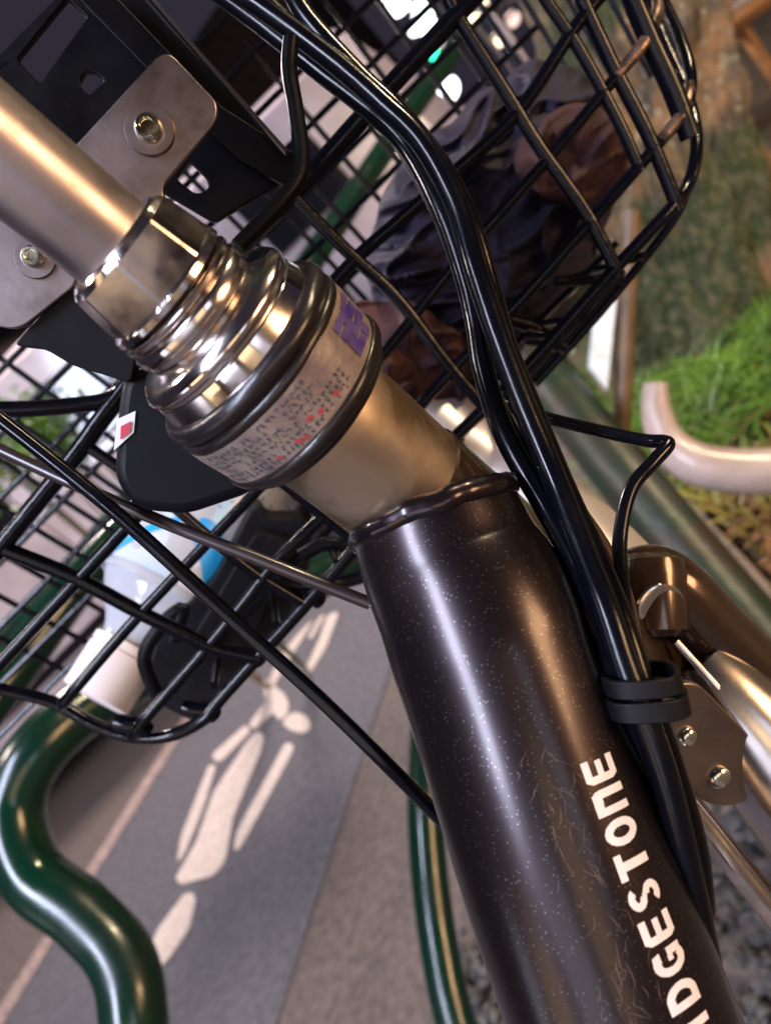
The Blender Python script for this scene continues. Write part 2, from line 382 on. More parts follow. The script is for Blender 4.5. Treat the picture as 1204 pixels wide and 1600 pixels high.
# ------------------------------------------------------------------ tree
def bark():
    ma = mat('mossy_bark', (.19, .125, .068), .9, 0, bump=1, bscale=16)
    n = ma.node_tree; bs = n.nodes['Principled BSDF']; tc = n.nodes.new('ShaderNodeTexCoord')
    def nz(s, lo, hi, d=8):
        a = n.nodes.new('ShaderNodeTexNoise'); a.inputs['Scale'].default_value = s; a.inputs['Detail'].default_value = d; n.links.new(tc.outputs['Object'], a.inputs['Vector'])
        r = n.nodes.new('ShaderNodeMapRange'); r.inputs[1].default_value = lo; r.inputs[2].default_value = hi; n.links.new(a.outputs['Fac'], r.inputs[0]); return r.outputs[0]
    def mx(f, a, b):
        m = n.nodes.new('ShaderNodeMix'); m.data_type = 'RGBA'; n.links.new(f, m.inputs[0])
        for i, c in ((6, a), (7, b)):
            if isinstance(c, tuple): m.inputs[i].default_value = (*c, 1)
            else: n.links.new(c, m.inputs[i])
        return m.outputs[2]
    c = mx(nz(9, .4, .6), (.20, .115, .055), (.07, .052, .032))
    c = mx(nz(40, .56, .68), c, (.26, .22, .15))
    c = mx(nz(2.6, .47, .55), c, mx(nz(30, .45, .6), (.028, .040, .010), (.075, .070, .035)))
    n.links.new(c, bs.inputs['Base Color']); return ma
M['bark'] = bark()
def make_tree():
    base = gz(1120, 530); dist = base.dot(head)
    top = onV(968, 0, dist*.98); ax = (top-base); L = ax.length; top2 = base+ax*2.6+Vector((0, 0, .6))
    t = thing('tree', 'thick mossy brown tree trunk standing in grass behind the basket', 'tree', base)
    pts = smooth([base-UP*.05, base+ax*.18, base+ax*.5, base+ax*1.0, base+ax*1.7, top2], 40); n = 220
    vs = []; fs = []; d0 = ax.normalized()
    for i, p in enumerate(pts):
        tt = i/(len(pts)-1); a = (head-d0*head.dot(d0)).normalized(); b = d0.cross(a)
        r = .27-.05*tt; hgt = max(0, p.z)
        for j in range(n):
            th = 2*math.pi*j/n
            fl = math.exp(-hgt/.14)*(.35+.55*max(0, math.sin(th*5+1.2))**2)
            q = Vector((math.cos(th)*2.2, math.sin(th)*2.2, hgt*2.2))
            rr = r*(1+fl*.6)+.035*noise.noise(q*1.2)+.03*noise.noise(q*3.1)+.022*abs(noise.noise(Vector((math.cos(th)*9, math.sin(th)*9, hgt*3))))
            rr += .012*noise.noise(q*9)-.020*max(0, 1-abs(noise.noise(Vector((math.cos(th)*7, math.sin(th)*7, hgt*2.4+th)))*5))+.006*noise.noise(q*24)
            vs.append(p+(a*math.cos(th)+b*math.sin(th))*rr)
    for i in range(len(pts)-1):
        for j in range(n): fs.append((i*n+j, i*n+(j+1) % n, (i+1)*n+(j+1) % n, (i+1)*n+j))
    newobj('trunk', vs, fs, M['bark'], t)
    mb = MB()
    for k in range(6):
        a = k*1.05; e = top2+Vector((math.cos(a)*1.5, math.sin(a)*1.5, 1.0+.3*(k % 3)))
        mb.tube(smooth([top2-UP*.25, top2+(e-top2)*.5+UP*.15, e], 6), [.11, .07, .03], 8)
    mb.build('limbs', M['bark'], t)
    mb = MB()
    for k in range(5200):
        v = Vector((random.gauss(0, 1), random.gauss(0, 1), random.gauss(0, .5)))*.8
        p = top2+UP*1.2+v; s = random.uniform(.03, .06)
        q = Matrix.Rotation(random.uniform(0, 6.28), 3, Vector((random.random()-.5, random.random()-.5, random.random()-.5)))
        mb.add([p+q@Vector(x)*s for x in ((-1, 0, 0), (0, .5, .1), (1, 0, 0), (0, -.5, .1))], [(0, 1, 2, 3)])
    mb.build('crown', M['leaf'], t, sm=False)
make_tree()

# ------------------------------------------------------------------ green guard pipes
def pipe(name, label, cat, pts, r, ma, group=None, n=24):
    pp = smooth([P(*p) for p in pts], 8)
    o = MB().tube(pp, r, n).build(name, ma); o_t = tag(o, label, cat, group); return o
G = 'green guard pipes beside the road'
pipe('guard_pipe', 'straight green guard pipe running diagonally beyond the basket', 'guard pipe',
     [(720, 60, 2.1), (600, 235, 1.85), (470, 430, 1.6), (170, 835, 1.25), (0, 1030, 1.1), (-140, 1190, 1.0)], .028, M['green'], G)
pipe('guard_pipe', 'thick dark green pipe bent in an S curve at lower left', 'guard pipe',
     [(640, 830, 1.15), (520, 890, 1.05), (330, 990, .92), (180, 1075, .84), (70, 1160, .78), (22, 1260, .76), (50, 1365, .74), (130, 1430, .72), (190, 1500, .70), (210, 1600, .68), (212, 1800, .66)], .030, M['green'], G)
pipe('guard_pipe', 'dark green pipe with gold glints behind the water bottle', 'guard pipe',
     [(330, 700, 1.25), (150, 880, 1.05), (20, 1050, .95), (-130, 1250, .85)], .028, M['green'], G)
pipe('guard_pipe', 'upright green pipe left of the down tube at bottom centre', 'guard pipe',
     [(760, 900, 1.45), (680, 1080, 1.3), (664, 1220, 1.2), (668, 1340, 1.15), (684, 1470, 1.1), (715, 1610, 1.05), (790, 1800, 1.0)], .028, M['green'], G)
pipe('guard_beam', 'wide green guard beam running diagonally behind the brake cables', 'guard pipe',
     [(690, 400, 1.75), (830, 565, 1.5), (960, 725, 1.3), (1110, 910, 1.15), (1300, 1140, 1.0), (1560, 1460, .88), (1900, 1880, .78)], [.048, .052], mat('dull_green_enamel', (.006, .024, .012), .42, 0, scale=14, col2=(.026, .020, .012), bump=.3, bscale=30), G)
wp = [(1024, 600, 1.25), (1024, 640, 1.25), (1042, 690, 1.24), (1080, 722, 1.22), (1140, 735, 1.2), (1220, 736, 1.18), (1330, 725, 1.16)]
o = pipe('tree_guard_pipe', 'curved white pipe hoop in front of the grass', 'guard pipe', wp, [.019, .026, .034, .036, .036], mat('white_enamel', (.48, .38, .34), .38, 0, scale=14, col2=(.34, .26, .22), bump=.2, bscale=40, coat=.2))

# brown post; its lit left face is put in as a white strip
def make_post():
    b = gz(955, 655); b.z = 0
    t = thing('marker_post', 'brown post with its lit side as a white strip, beside the grass', 'post', b)
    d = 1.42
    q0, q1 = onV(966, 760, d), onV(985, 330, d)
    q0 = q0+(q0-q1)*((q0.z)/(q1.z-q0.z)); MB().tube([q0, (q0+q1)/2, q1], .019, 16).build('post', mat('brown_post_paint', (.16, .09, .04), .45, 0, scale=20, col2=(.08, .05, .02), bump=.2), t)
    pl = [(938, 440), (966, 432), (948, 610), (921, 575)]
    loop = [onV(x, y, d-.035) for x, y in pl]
    MB().prism(loop, head*.012).build('lit_face_strip', mat('lit_face_white', (.80, .88, .92), .4, 0, scale=20, col2=(.45, .6, .5), lo=.5, hi=.7), t, sm=False)
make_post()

# wooden fence beyond the tree, upper right
M['wood'] = mat('orange_timber', (.42, .20, .08), .6, 0, scale=8, col2=(.26, .13, .06), bump=.3)  # orange-brown timber colour, varied by noise
def make_fence():
    d = 4.2; b = onV(1160, 60, d); b.z = 0
    t = thing('wooden_fence', 'orange timber fence with pale boards at the upper right corner', 'fence', b)
    MB().tube([onV(1145, 25, d), onV(1260, 195, d)], .035, 4).build('post', M['wood'], t, sm=False)
    MB().tube([onV(1090, 78, d-.06), onV(1300, -75, d-.06)], .042, 4).build('rail', M['wood'], t, sm=False)
    for k in range(4):
        o = k*-26
        MB().tube([onV(1085, 60+o, d+.05), onV(1300, -95+o, d+.05)], .032, 4).build('board', mat('pale_board', (.55, .48, .50), .6, 0, scale=10, var=.3), t, sm=False)
make_fence()

# ------------------------------------------------------------------ white van parked across the road
def make_van():
    d = 4.6
    def q(px, py, dd=d): return onV(px, py, dd)
    lat = r0
    base = q(300, 660); base.z = 0
    t = thing('parked_van', 'pale pink lit van parked across the road behind the basket', 'van', base)
    M['van'] = mat('white_van_paint', (.52, .44, .49), .35, 0, scale=3, var=.35, coat=.4)
    cx0, cx1 = -4.6, 2.0      # extent along the picture's lateral direction
    def pt(a, h, dd): return CAM*0+head*dd+lat*a+UP*h
    prof = [(0, .28), (0, 1.25), (.10, 1.95), (.22, 2.05), (1.6, 2.05), (1.7, 1.9), (1.75, 1.2), (1.75, .28)]
    vs = []; fs = []
    n = len(prof)
    for a in (cx0, -3.0, 0.6, cx1-.25):
        for (dd, h) in prof: vs.append(pt(a, h, d+dd))
    for (dd, h) in prof: vs.append(pt(cx1, min(h, 1.3), d+dd*.9+.08))
    for i in range(4):
        for j in range(n): fs.append((i*n+j, i*n+(j+1) % n, (i+1)*n+(j+1) % n, (i+1)*n+j))
    fs += [tuple(range(n)), tuple(range(5*n-1, 4*n-1, -1))]
    newobj('body', vs, fs, M['van'], t, sm=False)
    gl = mat('dark_van_glass', (.01, .01, .014), .08, 0)
    for a in (-1.9, -.75): 
        MB().box(pt(a, 1.55, d+.03), lat*.42, (UP*.22+head*.03), head*.02).build('window', gl, t, sm=False, bevel=.01)
    MB().box(pt(.9, 1.55, d+.03), lat*.30, (UP*.20+head*.03), head*.02).build('window', gl, t, sm=False, bevel=.01)
    MB().box(pt(-1.3, .62, d-.012), lat*3.2, UP*.03, head*.012).build('side_moulding', M['plastic'], t, sm=False)
    for a in (-3.6, 1.0):
        wh = MB().lathe(pt(a, .33, d-.02), head, [(0, .33), (.20, .33)], 32).build('tyre', M['seal'], t)
        MB().lathe(pt(a, .33, d-.035), head, [(0, .18), (.10, .20)], 24).build('rim', M['steel'], wh)
    MB().box(pt(.15, 1.05, d-.02), lat*.09, UP*.02, head*.015).build('door_handle', M['plastic'], t, sm=False, bevel=.005)
make_van()

# shrubs between the pipe and the van
def shrub(px, py, dist, rad, label, n=500):
    c = onV(px, py, dist); mb = MB()
    for k in range(n):
        v = Vector((random.gauss(0, 1), random.gauss(0, 1), random.gauss(0, 1)))*rad*.45
        p = c+v; p.z = max(p.z, .03); s = random.uniform(.015, .03)
        q = Matrix.Rotation(random.uniform(0, 6.28), 3, Vector((random.random()-.5, random.random()-.5, random.random()-.5)))
        mb.add([p+q@Vector(x)*s for x in ((-1, 0, 0), (0, .45, .1), (1, 0, 0), (0, -.45, .1))], [(0, 1, 2, 3)])
    t = thing('shrub', label, 'shrub', Vector((c.x, c.y, 0)))
    mb.build('foliage', M['grass'], t, sm=False)
    m2 = MB()
    for k in range(6):
        e = c+Vector((random.uniform(-1, 1), random.uniform(-1, 1), random.uniform(0, .6)))*rad*.6
        m2.tube([Vector((c.x, c.y, 0)), (Vector((c.x, c.y, 0))+e)/2, e], [.008, .004], 5)
    m2.build('stems', M['bark'], t)
shrub(70, 680, 3.0, .17, 'leafy green shrub left of the headset behind the basket wires')
shrub(-10, 700, 3.2, .22, 'darker leafy shrub cut by the left edge of the photo')

def street_clutter():
    t = thing('parked_scooter', 'dark parked motor scooter in front of the pale van', 'scooter', Vector((onV(455, 215, 4.0).x, onV(455, 215, 4.0).y, 0)))
    c = onV(455, 215, 4.0); c.z = 0
    bl_ = mat('dark_scooter_paint', (.015, .013, .018), .3)
    for a in (-.55, .55):
        w2 = MB().lathe(c+r0*a+UP*.24-head*.05, head, [(0, .16), (.02, .24), (.08, .24), (.10, .16)], 28).build('wheel', M['seal'], t)
        MB().lathe(c+r0*a+UP*.24-head*.052, head, [(0, .10), (.104, .10)], 20).build('rim', M['steel'], w2)
    MB().tube(smooth([c+r0*.55+UP*.30, c+r0*.48+UP*.62, c+r0*.15+UP*.70, c-r0*.02+UP*.34, c-r0*.32+UP*.36, c-r0*.40+UP*.80, c-r0*.34+UP*1.02], 6), [.10, .15, .13, .07, .09, .10, .05], 14).build('body', bl_, t)
    MB().tube(smooth([c+r0*.62+UP*.80, c+r0*.35+UP*.82, c+r0*.02+UP*.76], 5), [.06, .10, .06], 12).build('seat', M['plastic'], t)
    MB().tube([c-r0*.36+UP*1.0-head*.3, c-r0*.36+UP*1.03, c-r0*.36+UP*1.0+head*.3], .018, 8).build('handlebar', M['plastic'], t)
    MB().lathe(c-r0*.46+UP*.92, -r0, [(0, .07), (.04, .06), (.05, .02)], 16).build('headlight', M['bolt'], t)
street_clutter()

# ------------------------------------------------------------------ far street: buildings, lamps, traffic light
M['wall_far'] = mat('dim_rendered_wall', (.40, .27, .31), .8, 0, scale=2, var=.3)
M['wall_far2'] = mat('dark_brick_wall', (.10, .06, .05), .85, 0, scale=4, var=.4)
def em(name, c, s): return mat(name, (.02, .02, .02), .5, emit=c, es=s)
E_white = em('lamp_white', (.92, .96, 1.0), 6); E_warm = em('lamp_warm', (1, .80, .52), 3.5); E_green = em('signal_green', (.03, 1, .45), 6)
E_win = em('lit_window', (1, .66, .62), .45); E_pink = em('lit_sign', (1, .68, .60), 1.6)
def building(x0, x1, y0, y1, h, ma, label, wins):
    t = thing('building', label, 'building', ((x0+x1)/2, y0, 0))
    MB().box(Vector(((x0+x1)/2, (y0+y1)/2, h/2)), Vector(((x1-x0)/2, 0, 0)), Vector((0, (y1-y0)/2, 0)), UP*h/2).build('wall', ma, t, sm=False)
    MB().box(Vector(((x0+x1)/2, (y0+y1)/2, h+.15)), Vector(((x1-x0)/2+.2, 0, 0)), Vector((0, (y1-y0)/2+.2, 0)), UP*.15).build('roof', M['wall_far2'], t, sm=False)
    for (fx, fz, lit) in wins:
        for face in (0, 1):
            if face == 0: c = Vector((x0+(x1-x0)*fx, y0-.02, fz)); ax = Vector((.6, 0, 0)); ay = Vector((0, .03, 0))
            else: c = Vector((x1+.02 if x1 < 0 else x0-.02, y0+(y1-y0)*fx, fz)); ax = Vector((0, .6, 0)); ay = Vector((.03, 0, 0))
            fr = MB().box(c, ax*1.08, ay, UP*.78).build('window', M['wall_far2'], t, sm=False)
            MB().box(c, ax, ay*1.5, UP*.70).build('pane', E_win if lit else mat('dark_pane', (.01, .01, .02), .1), fr, sm=False)
building(-17, -9.5, 9, 20, 8, M['wall_far'], 'dim mauve building behind the parked van at upper left', [(.2, 2.2, 0), (.5, 2.2, 1), (.8, 2.2, 0), (.2, 5, 0), (.5, 5, 0), (.8, 5, 1)])
building(-9.5, -5.5, 26, 34, 9, M['wall_far2'], 'dark building at the far end of the street, seen through the basket', [(.25, 2, 1), (.7, 2, 1), (.3, 5, 0), (.7, 5, 1)])
building(4.5, 12, 12, 26, 7, M['wall_far2'], 'brown building beyond the tree on the right', [(.15, 2.2, 1), (.5, 2.2, 1), (.8, 5, 0)])

def spx(px, py, dist): return onV(px, py, dist)
def street_lamp(px, py, dist, r, ma, label, g='far street lights'):
    c = spx(px, py, dist); b = Vector((c.x+.8, c.y, 0))
    t = thing('street_lamp', label, 'street lamp', b, g)
    MB().tube(smooth([b, Vector((b.x, b.y, c.z*.6)), Vector((b.x, b.y, c.z+.25)), Vector((b.x-.4, b.y, c.z+.4)), Vector((c.x, c.y, c.z+.12))], 6), .05, 10).build('pole', M['steel'], t)
    MB().lathe(Vector((c.x, c.y, c.z+.13)), -UP, [(0, r*.5), (.03, r*.9), (.08, r)], 20).build('lamp_housing', M['black'], t)
    vs = []
    mb = MB().lathe(c+UP*.9*r, -UP, [(r*(1-math.cos(a))*.9, r*math.sin(a)+1e-4) for a in [i*math.pi/10 for i in range(11)]], 20)
    mb.build('lamp_globe', ma, t)
street_lamp(697, 140, 9.0, .15, E_white, 'brightest white street lamp just below the green traffic signal')
street_lamp(618, 2, 15, .26, E_white, 'large white street lamp at the top edge, leftmost of the far lights')
street_lamp(660, 18, 15, .22, E_white, 'white street lamp at the top edge, right of the leftmost one')
street_lamp(668, 42, 19, .22, E_white, 'small white street lamp between top edge lamps and green signal')
street_lamp(647, 47, 22, .16, E_white, 'faint white street lamp left of the green signal')
street_lamp(742, 14, 13, .22, E_warm, 'large warm yellow street lamp at the top edge')
street_lamp(778, 62, 18, .17, E_warm, 'small warm street lamp right of the green signal')
street_lamp(800, 30, 20, .20, E_pink, 'pinkish street lamp seen through the basket wires near the top')
street_lamp(604, 205, 12, .13, E_white, 'white street lamp glinting past the brake cable bend')
street_lamp(506, 262, 10, .07, E_white, 'small white light beside the green guard pipe')

def traffic_light():
    c = spx(690, 82, 16); b = Vector((c.x-.9, c.y+.2, 0))
    t = thing('traffic_light', 'traffic light showing green above the brightest street lamp', 'traffic light', b)
    MB().tube([b, Vector((b.x, b.y, c.z+.4))], .07, 12).build('pole', M['steel'], t)
    MB().tube([Vector((b.x, b.y, c.z+.3)), Vector((c.x+.5, c.y+.2, c.z+.3))], .045, 10).build('arm', M['steel'], t)
    hs = MB().box(c+Vector((.32, .16, 0)), Vector((.58, 0, 0)), Vector((0, .12, 0)), UP*.2).build('signal_housing', M['black'], t, sm=False, bevel=.03)
    dark = mat('unlit_lens', (.03, .01, .01), .2)
    for k, ma in ((0, E_green), (1, dark), (2, dark)):
        MB().lathe(c+Vector((.32*k, .03, 0)), Vector((0, 1, 0)), [(-.03, .10), (-.015, .22), (.01, .25)], 24).build('lens', ma, hs)
traffic_light()

# unseen shop added behind the camera: its glowing panes give the chrome reflections
def shop():
    y = -4.5
    t = thing('building', 'unseen shop building added behind the photographer, its lit windows there for reflections', 'building', (0, y, 0))
    MB().box(Vector((0, y-1.5, 2.5)), Vector((7, 0, 0)), Vector((0, 1.5, 0)), UP*2.5).build('wall', M['wall_far2'], t, sm=False)
    for i, x in enumerate((-5, -2.4, .2, 2.8, 5.2)):
        fr = MB().box(Vector((x, y+.02, 1.45)), Vector((1.1, 0, 0)), Vector((0, .04, 0)), UP*1.1).build('window', M['black'], t, sm=False)
        MB().box(Vector((x, y+.04, 1.45)), Vector((1.0, 0, 0)), Vector((0, .04, 0)), UP*1.0).build('pane', em('added_shop_glow', (1, .72, .45) if i % 2 else (.85, .85, 1), 2.6), fr, sm=False)
shop()

# ================================================================== BICYCLE
A0px, A0py = 180, 392
los = ray(400, 555).normalized()
aim = (P(400+77, 555+64.5, .16)-P(400, 555, .16)); aim = (aim-los*aim.dot(los)).normalized()
D = (los*math.cos(R(73))+aim*math.sin(R(73))).normalized()     # steerer axis, pointing down
PC = P(386, 556, .163)
E1 = (-los-D*(-los).dot(D)).normalized(); E2 = D.cross(E1)
if E2.dot(cY) < 0: E2 = -E2                                     # E2 towards the upper right of the picture
S0 = .0385                                                      # nut top lies this far above PC
AX = PC-D*S0
base = Vector((AX.x, AX.y, 0))
bike = thing('bicycle', 'dark brown city bicycle with a black wire front basket and chrome headset', 'bicycle', base)
def A(s, ang=0, r=0): return AX+D*s+(E1*math.cos(ang)+E2*math.sin(ang))*r

# stem
mb = MB().lathe(AX, D, [(-.16, .0097), (-.02, .0096), (.02, .0096)], 64, E1); mb.build('stem', M['steel'], bike)
mb = MB()
for (sx, an, w_) in ((-.0285, .33, .0009), (-.0277, .28, .0005), (-.021, .40, .0004)):
    mb.add([A(sx+w_*math.cos(k)*random.uniform(.6, 1.3), an+w_*math.sin(k)/.0097*random.uniform(.6, 1.2), .00985) for k in [i*.785 for i in range(8)]], [tuple(range(8))])
mb.build('rust_spots', mat('dark_rust', (.06, .03, .02), .8), bike, sm=False)
# lock nut with flats
def hexf(th, t):
    k = 8; a = (th+.62) % (2*math.pi/k)-math.pi/k
    return 1/math.cos(a)*.985 if .0058 < t < .0162 else 1
MB().lathe(AX, D, [(.0048, .0100), (.0048, .0112), (.0054, .0120), (.0066, .0126), (.0160, .0139), (.0166, .0149), (.0178, .0151), (.0182, .0142)], 128, E1, hexf).build('lock_nut', M['chrome'], bike, sm=False)
MB().lathe(AX, D, [(.0180, .0128), (.0188, .0128)], 96, E1).build('nut_gap', M['seal'], bike)
MB().lathe(AX, D, [(.0187, .0130), (.0189, .0146), (.0194, .0151), (.0202, .0151), (.0207, .0146), (.0209, .0132)], 96, E1).build('washer', M['chrome'], bike)
pr = [(.0208, .0140)]
for i in range(1): z = .0212; pr += [(z, .0148), (z+.0008, .0154), (z+.0026, .0155), (z+.0030, .0149), (z+.0036, .0149)]
pr += [(.0262, .0148)]
MB().lathe(AX, D, pr, 96, E1).build('thread_ring', M['chrome'], bike)
def sm2(c, k=5): return [(v.x, v.y) for v in smooth([Vector((a, b, 0)) for a, b in c], k)]
MB().lathe(AX, D, sm2([(.0254, .0150), (.0260, .0166), (.0270, .0190), (.0283, .0203), (.0295, .0206), (.0304, .0201), (.0311, .0201)])+sm2([(.0313, .0203), (.0328, .0207), (.0348, .0212)])[:]+[(.0352, .0206), (.0353, .0190)], 128, E1).build('bearing_cup', M['chrome'], bike)
def sealf(th, t): return 1+.022*noise.noise(Vector((math.cos(th)*2, math.sin(th)*2, t*200)))*(1 if t > .036 else .3)
MB().lathe(AX, D, sm2([(.0348, .0205), (.0349, .0222), (.0358, .0234), (.0372, .0239), (.0384, .0236), (.0390, .0230), (.0396, .0238), (.0408, .0240), (.0416, .0236)], 3), 128, E1, sealf).build('seal_ring', M['seal'], bike)
slv = MB().lathe(AX, D, [(.0405, .0215), (.0406, .0238), (.0440, .0238), (.0526, .0231), (.0535, .0225)], 96, E1).build('label_sleeve', M['sleeve'], bike)
MB().lathe(AX, D, sm2([(.0522, .0215), (.0524, .0235), (.0536, .0240), (.0550, .0236), (.0562, .0222), (.0574, .0216), (.0584, .0196), (.0590, .0180), (.0592, .0165)], 3), 128, E1, sealf).build('lower_ring', M['seal'], bike)
def rs_(s): return .0238 if s < .044 else .0238-.0007*(s-.044)/.0086
def wrapq(mb, s0, s1, a0, a1, off=.00025, nseg=6, jit=0):
    vs = []
    for i in range(nseg+1):
        a = a0+(a1-a0)*i/nseg
        for s in (s0, s1):
            vs.append(A(s+random.uniform(-jit, jit), a+random.uniform(-jit, jit)*30, rs_(s)+off))
    mb.add(vs, [(2*i, 2*i+1, 2*i+3, 2*i+2) for i in range(nseg)])
# printed sheet round the sleeve
mb = MB(); wrapq(mb, .0412, .0519, -1.25, 1.32, .00018, 60, .00010); mb.build('paper_label', mat('yellowed_label_paper', (.34, .27, .23), .42, .25, scale=150, col2=(.19, .15, .145), bump=.4, bscale=160), slv)
mb = MB()
for row in range(6):
    s = .0419+row*.00158; a = -1.2
    while a < (.42 if row > 2 else .12):
        wch = random.uniform(.030, .055)
        if random.random() < .9:
            for k in range(random.choice((3, 4, 5))):
                ss = s+random.uniform(0, .0009); aa = a+random.uniform(0, wch*.7)
                if random.random() < .5: wrapq(mb, ss, ss+random.uniform(.00012, .00022), aa, aa+wch*random.uniform(.4, .8), .00034, 1, .00003)
                else: wrapq(mb, ss, ss+random.uniform(.0005, .0009), aa, aa+.008, .00034, 1, .00003)
        a += wch+.016
mb.build('printed_text', M['marks'], slv, sm=False)
mb = MB()
for (s, a, w_) in ((.0488, .02, .05), (.0495, -.30, .06), (.0502, -.22, .04), (.0490, .22, .06), (.0497, -.52, .05), (.0480, -.08, .05)):
    for q in range(4):
        ds = random.uniform(0, .0009); wrapq(mb, s+ds, s+ds+.0004, a+random.uniform(-.02, .03), a+w_*random.uniform(.6, 1.2), .00036, 2, .00012)
mb.build('red_marks', M['red'], slv, sm=False)
mb = MB()
for i in range(4):
    for j in range(4):
        d_ = .00016*math.sin(j*1.7+i)
        a0_ = .66+j*.135; s0_ = .0424+i*.0022+d_
        if (i, j) == (3, 3): continue
        wrapq(mb, s0_, s0_+(.00205 if (i+j) % 3 else .0017), a0_, a0_+(.118 if (i*j) % 2 else .130), .00036, 3, .00006)
mb.build('violet_panel', M['violet'], slv, sm=False)

# head tube, bare metal
def htf(th, t): return 1+.012*noise.noise(Vector((math.cos(th)*2, math.sin(th)*2, t*60)))
pr = [(.0560, .0160), (.0600, .0167), (.0640, .0172), (.0700, .0172), (.0860, .0171), (.20, .0172), (.205, .019), (.212, .019)]
ht = MB().lathe(AX, D, pr, 96, E1, htf).build('head_tube', M['tarnish'], bike)
# painted part lower on the head tube
MB().lathe(AX, D, [(.0885, .0171), (.0890, .0177), (.16, .0180), (.198, .0180), (.199, .0171)], 96, E1, htf).build('painted_head_tube', M['fork'], bike)

# down tube
dpts = [(676, 802, .1865), (706, 880, .1845), (746, 960, .1805), (792, 1080, .177), (832, 1200, .1735), (900, 1400, .168), (972, 1600, .163), (1060, 1860, .156)]
dtc = smooth([P(*p) for p in dpts], 10)
ndt = len(dtc)
rad = []
for i in range(ndt):
    t = i/(ndt-1); rad.append(.0203+(.0238-.0203)*min(1, t/.34)**.9)
dt = MB().tube(dtc, rad, 72).build('down_tube', M['paint'], bike)
# weld bead where it meets the head tube
# lettering wrapped on the tube
def frame_at(i):
    c = dtc[i]; t = (dtc[min(i+1, ndt-1)]-dtc[max(i-1, 0)]).normalized()
    toc = (CAM-c); e = (toc-t*toc.dot(t)).normalized(); s = t.cross(e)
    if s.dot(cX) < 0: s = -s
    return c, t, e, s
cum = [0]
for i in range(1, ndt): cum.append(cum[-1]+(dtc[i]-dtc[i-1]).length)
def on_tube(dist, ang, off=.00022):
    for i in range(ndt-1):
        if cum[i+1] >= dist: break
    f = (dist-cum[i])/(cum[i+1]-cum[i])
    c, t, e, s = frame_at(i); c2, t2, e2, s2 = frame_at(i+1)
    c = c.lerp(c2, f); e = e.lerp(e2, f).normalized(); s = s.lerp(s2, f).normalized(); r = rad[i]+(rad[i+1]-rad[i])*f
    return c+(e*math.cos(ang)+s*math.sin(ang))*(r+off)
# weld bead following the end of the down tube
wpts = [on_tube(.0004+.0006*noise.noise(Vector((k*.13, 4, 0))), R(-100+200*k/80), -.0016+.0002*noise.noise(Vector((k*.2, 0, 2)))) for k in range(81)]
MB().tube(wpts, [.0031+.0004*noise.noise(Vector((k*.16, 0, 0)))+.00005*math.sin(k*1.15) for k in range(81)], 20).build('weld_bead', mat('painted_weld', (.022, .015, .018), .28, .8, coat=.4), bike, auto=False)
# each glyph: polygons in a unit box, x = reading direction, y = up
def arc(cx, cy, rx, ry, a0, a1, n=10): return [(cx+rx*math.cos(R(a0+(a1-a0)*i/n)), cy+ry*math.sin(R(a0+(a1-a0)*i/n))) for i in range(n+1)]
def band(outer, inner): return [(outer[i], outer[i+1], inner[i+1], inner[i]) for i in range(len(outer)-1)]
T = .30; TH = .24
GL = {}
GL['I'] = [[(.30, 0), (.70, 0), (.70, 1), (.30, 1)]]
GL['T'] = [[(.32, 0), (.68, 0), (.68, .78), (.32, .78)], [(0, .78), (1, .78), (1, 1), (0, 1)]]
GL['E'] = [[(0, .16), (T, .16), (T, .84), (0, .84)], [(0, .16), (.14, 0), (.96, 0), (.96, .22), (.30, .22), (.10, .22)], [(0, .84), (.10, .78), (.30, .78), (.96, .78), (.96, 1), (.14, 1)], [(T, .40), (.88, .40), (.88, .60), (T, .60)]]
GL['N'] = [[(0, 0), (T, 0), (T, .95), (0, .95)], [(.68, 0), (1, 0), (1, .72), (.68, .72)], [(0, .76), (1, .70), (.98, .88), (.84, 1), (0, 1)]]
GL['O'] = band(arc(.5, .5, .52, .5, 0, 360, 28), arc(.5, .5, .21, .27, 0, 360, 28))
GL['D'] = [[(0, 0), (T, 0), (T, 1), (0, 1)]]+band(arc(.42, .5, .56, .5, -90, 90, 14), arc(.42, .5, .25, .27, -90, 90, 14))+[[(T, 0), (.42, 0), (.42, .23), (T, .23)], [(T, .77), (.42, .77), (.42, 1), (T, 1)]]
GL['G'] = band(arc(.52, .5, .52, .5, 55, 300, 20), arc(.52, .5, .22, .27, 55, 300, 20))+[[(.70, .06), (1, .06), (1, .52), (.70, .52)], [(.50, .36), (.70, .36), (.70, .54), (.50, .54)], [(.62, .74), (.95, .74), (.88, .96), (.72, .98)]]
GL['S'] = band(arc(.5, .73, .46, .27, 30, 270, 14), arc(.5, .73, .17, .07, 30, 270, 14))+band(arc(.5, .27, .46, .27, 90, -150, 14), arc(.5, .27, .17, .07, 90, -150, 14))+[[(.42, .46), (.62, .40), (.62, .56), (.40, .62)]]
GL['R'] = GL['I']; GL['B'] = GL['D']
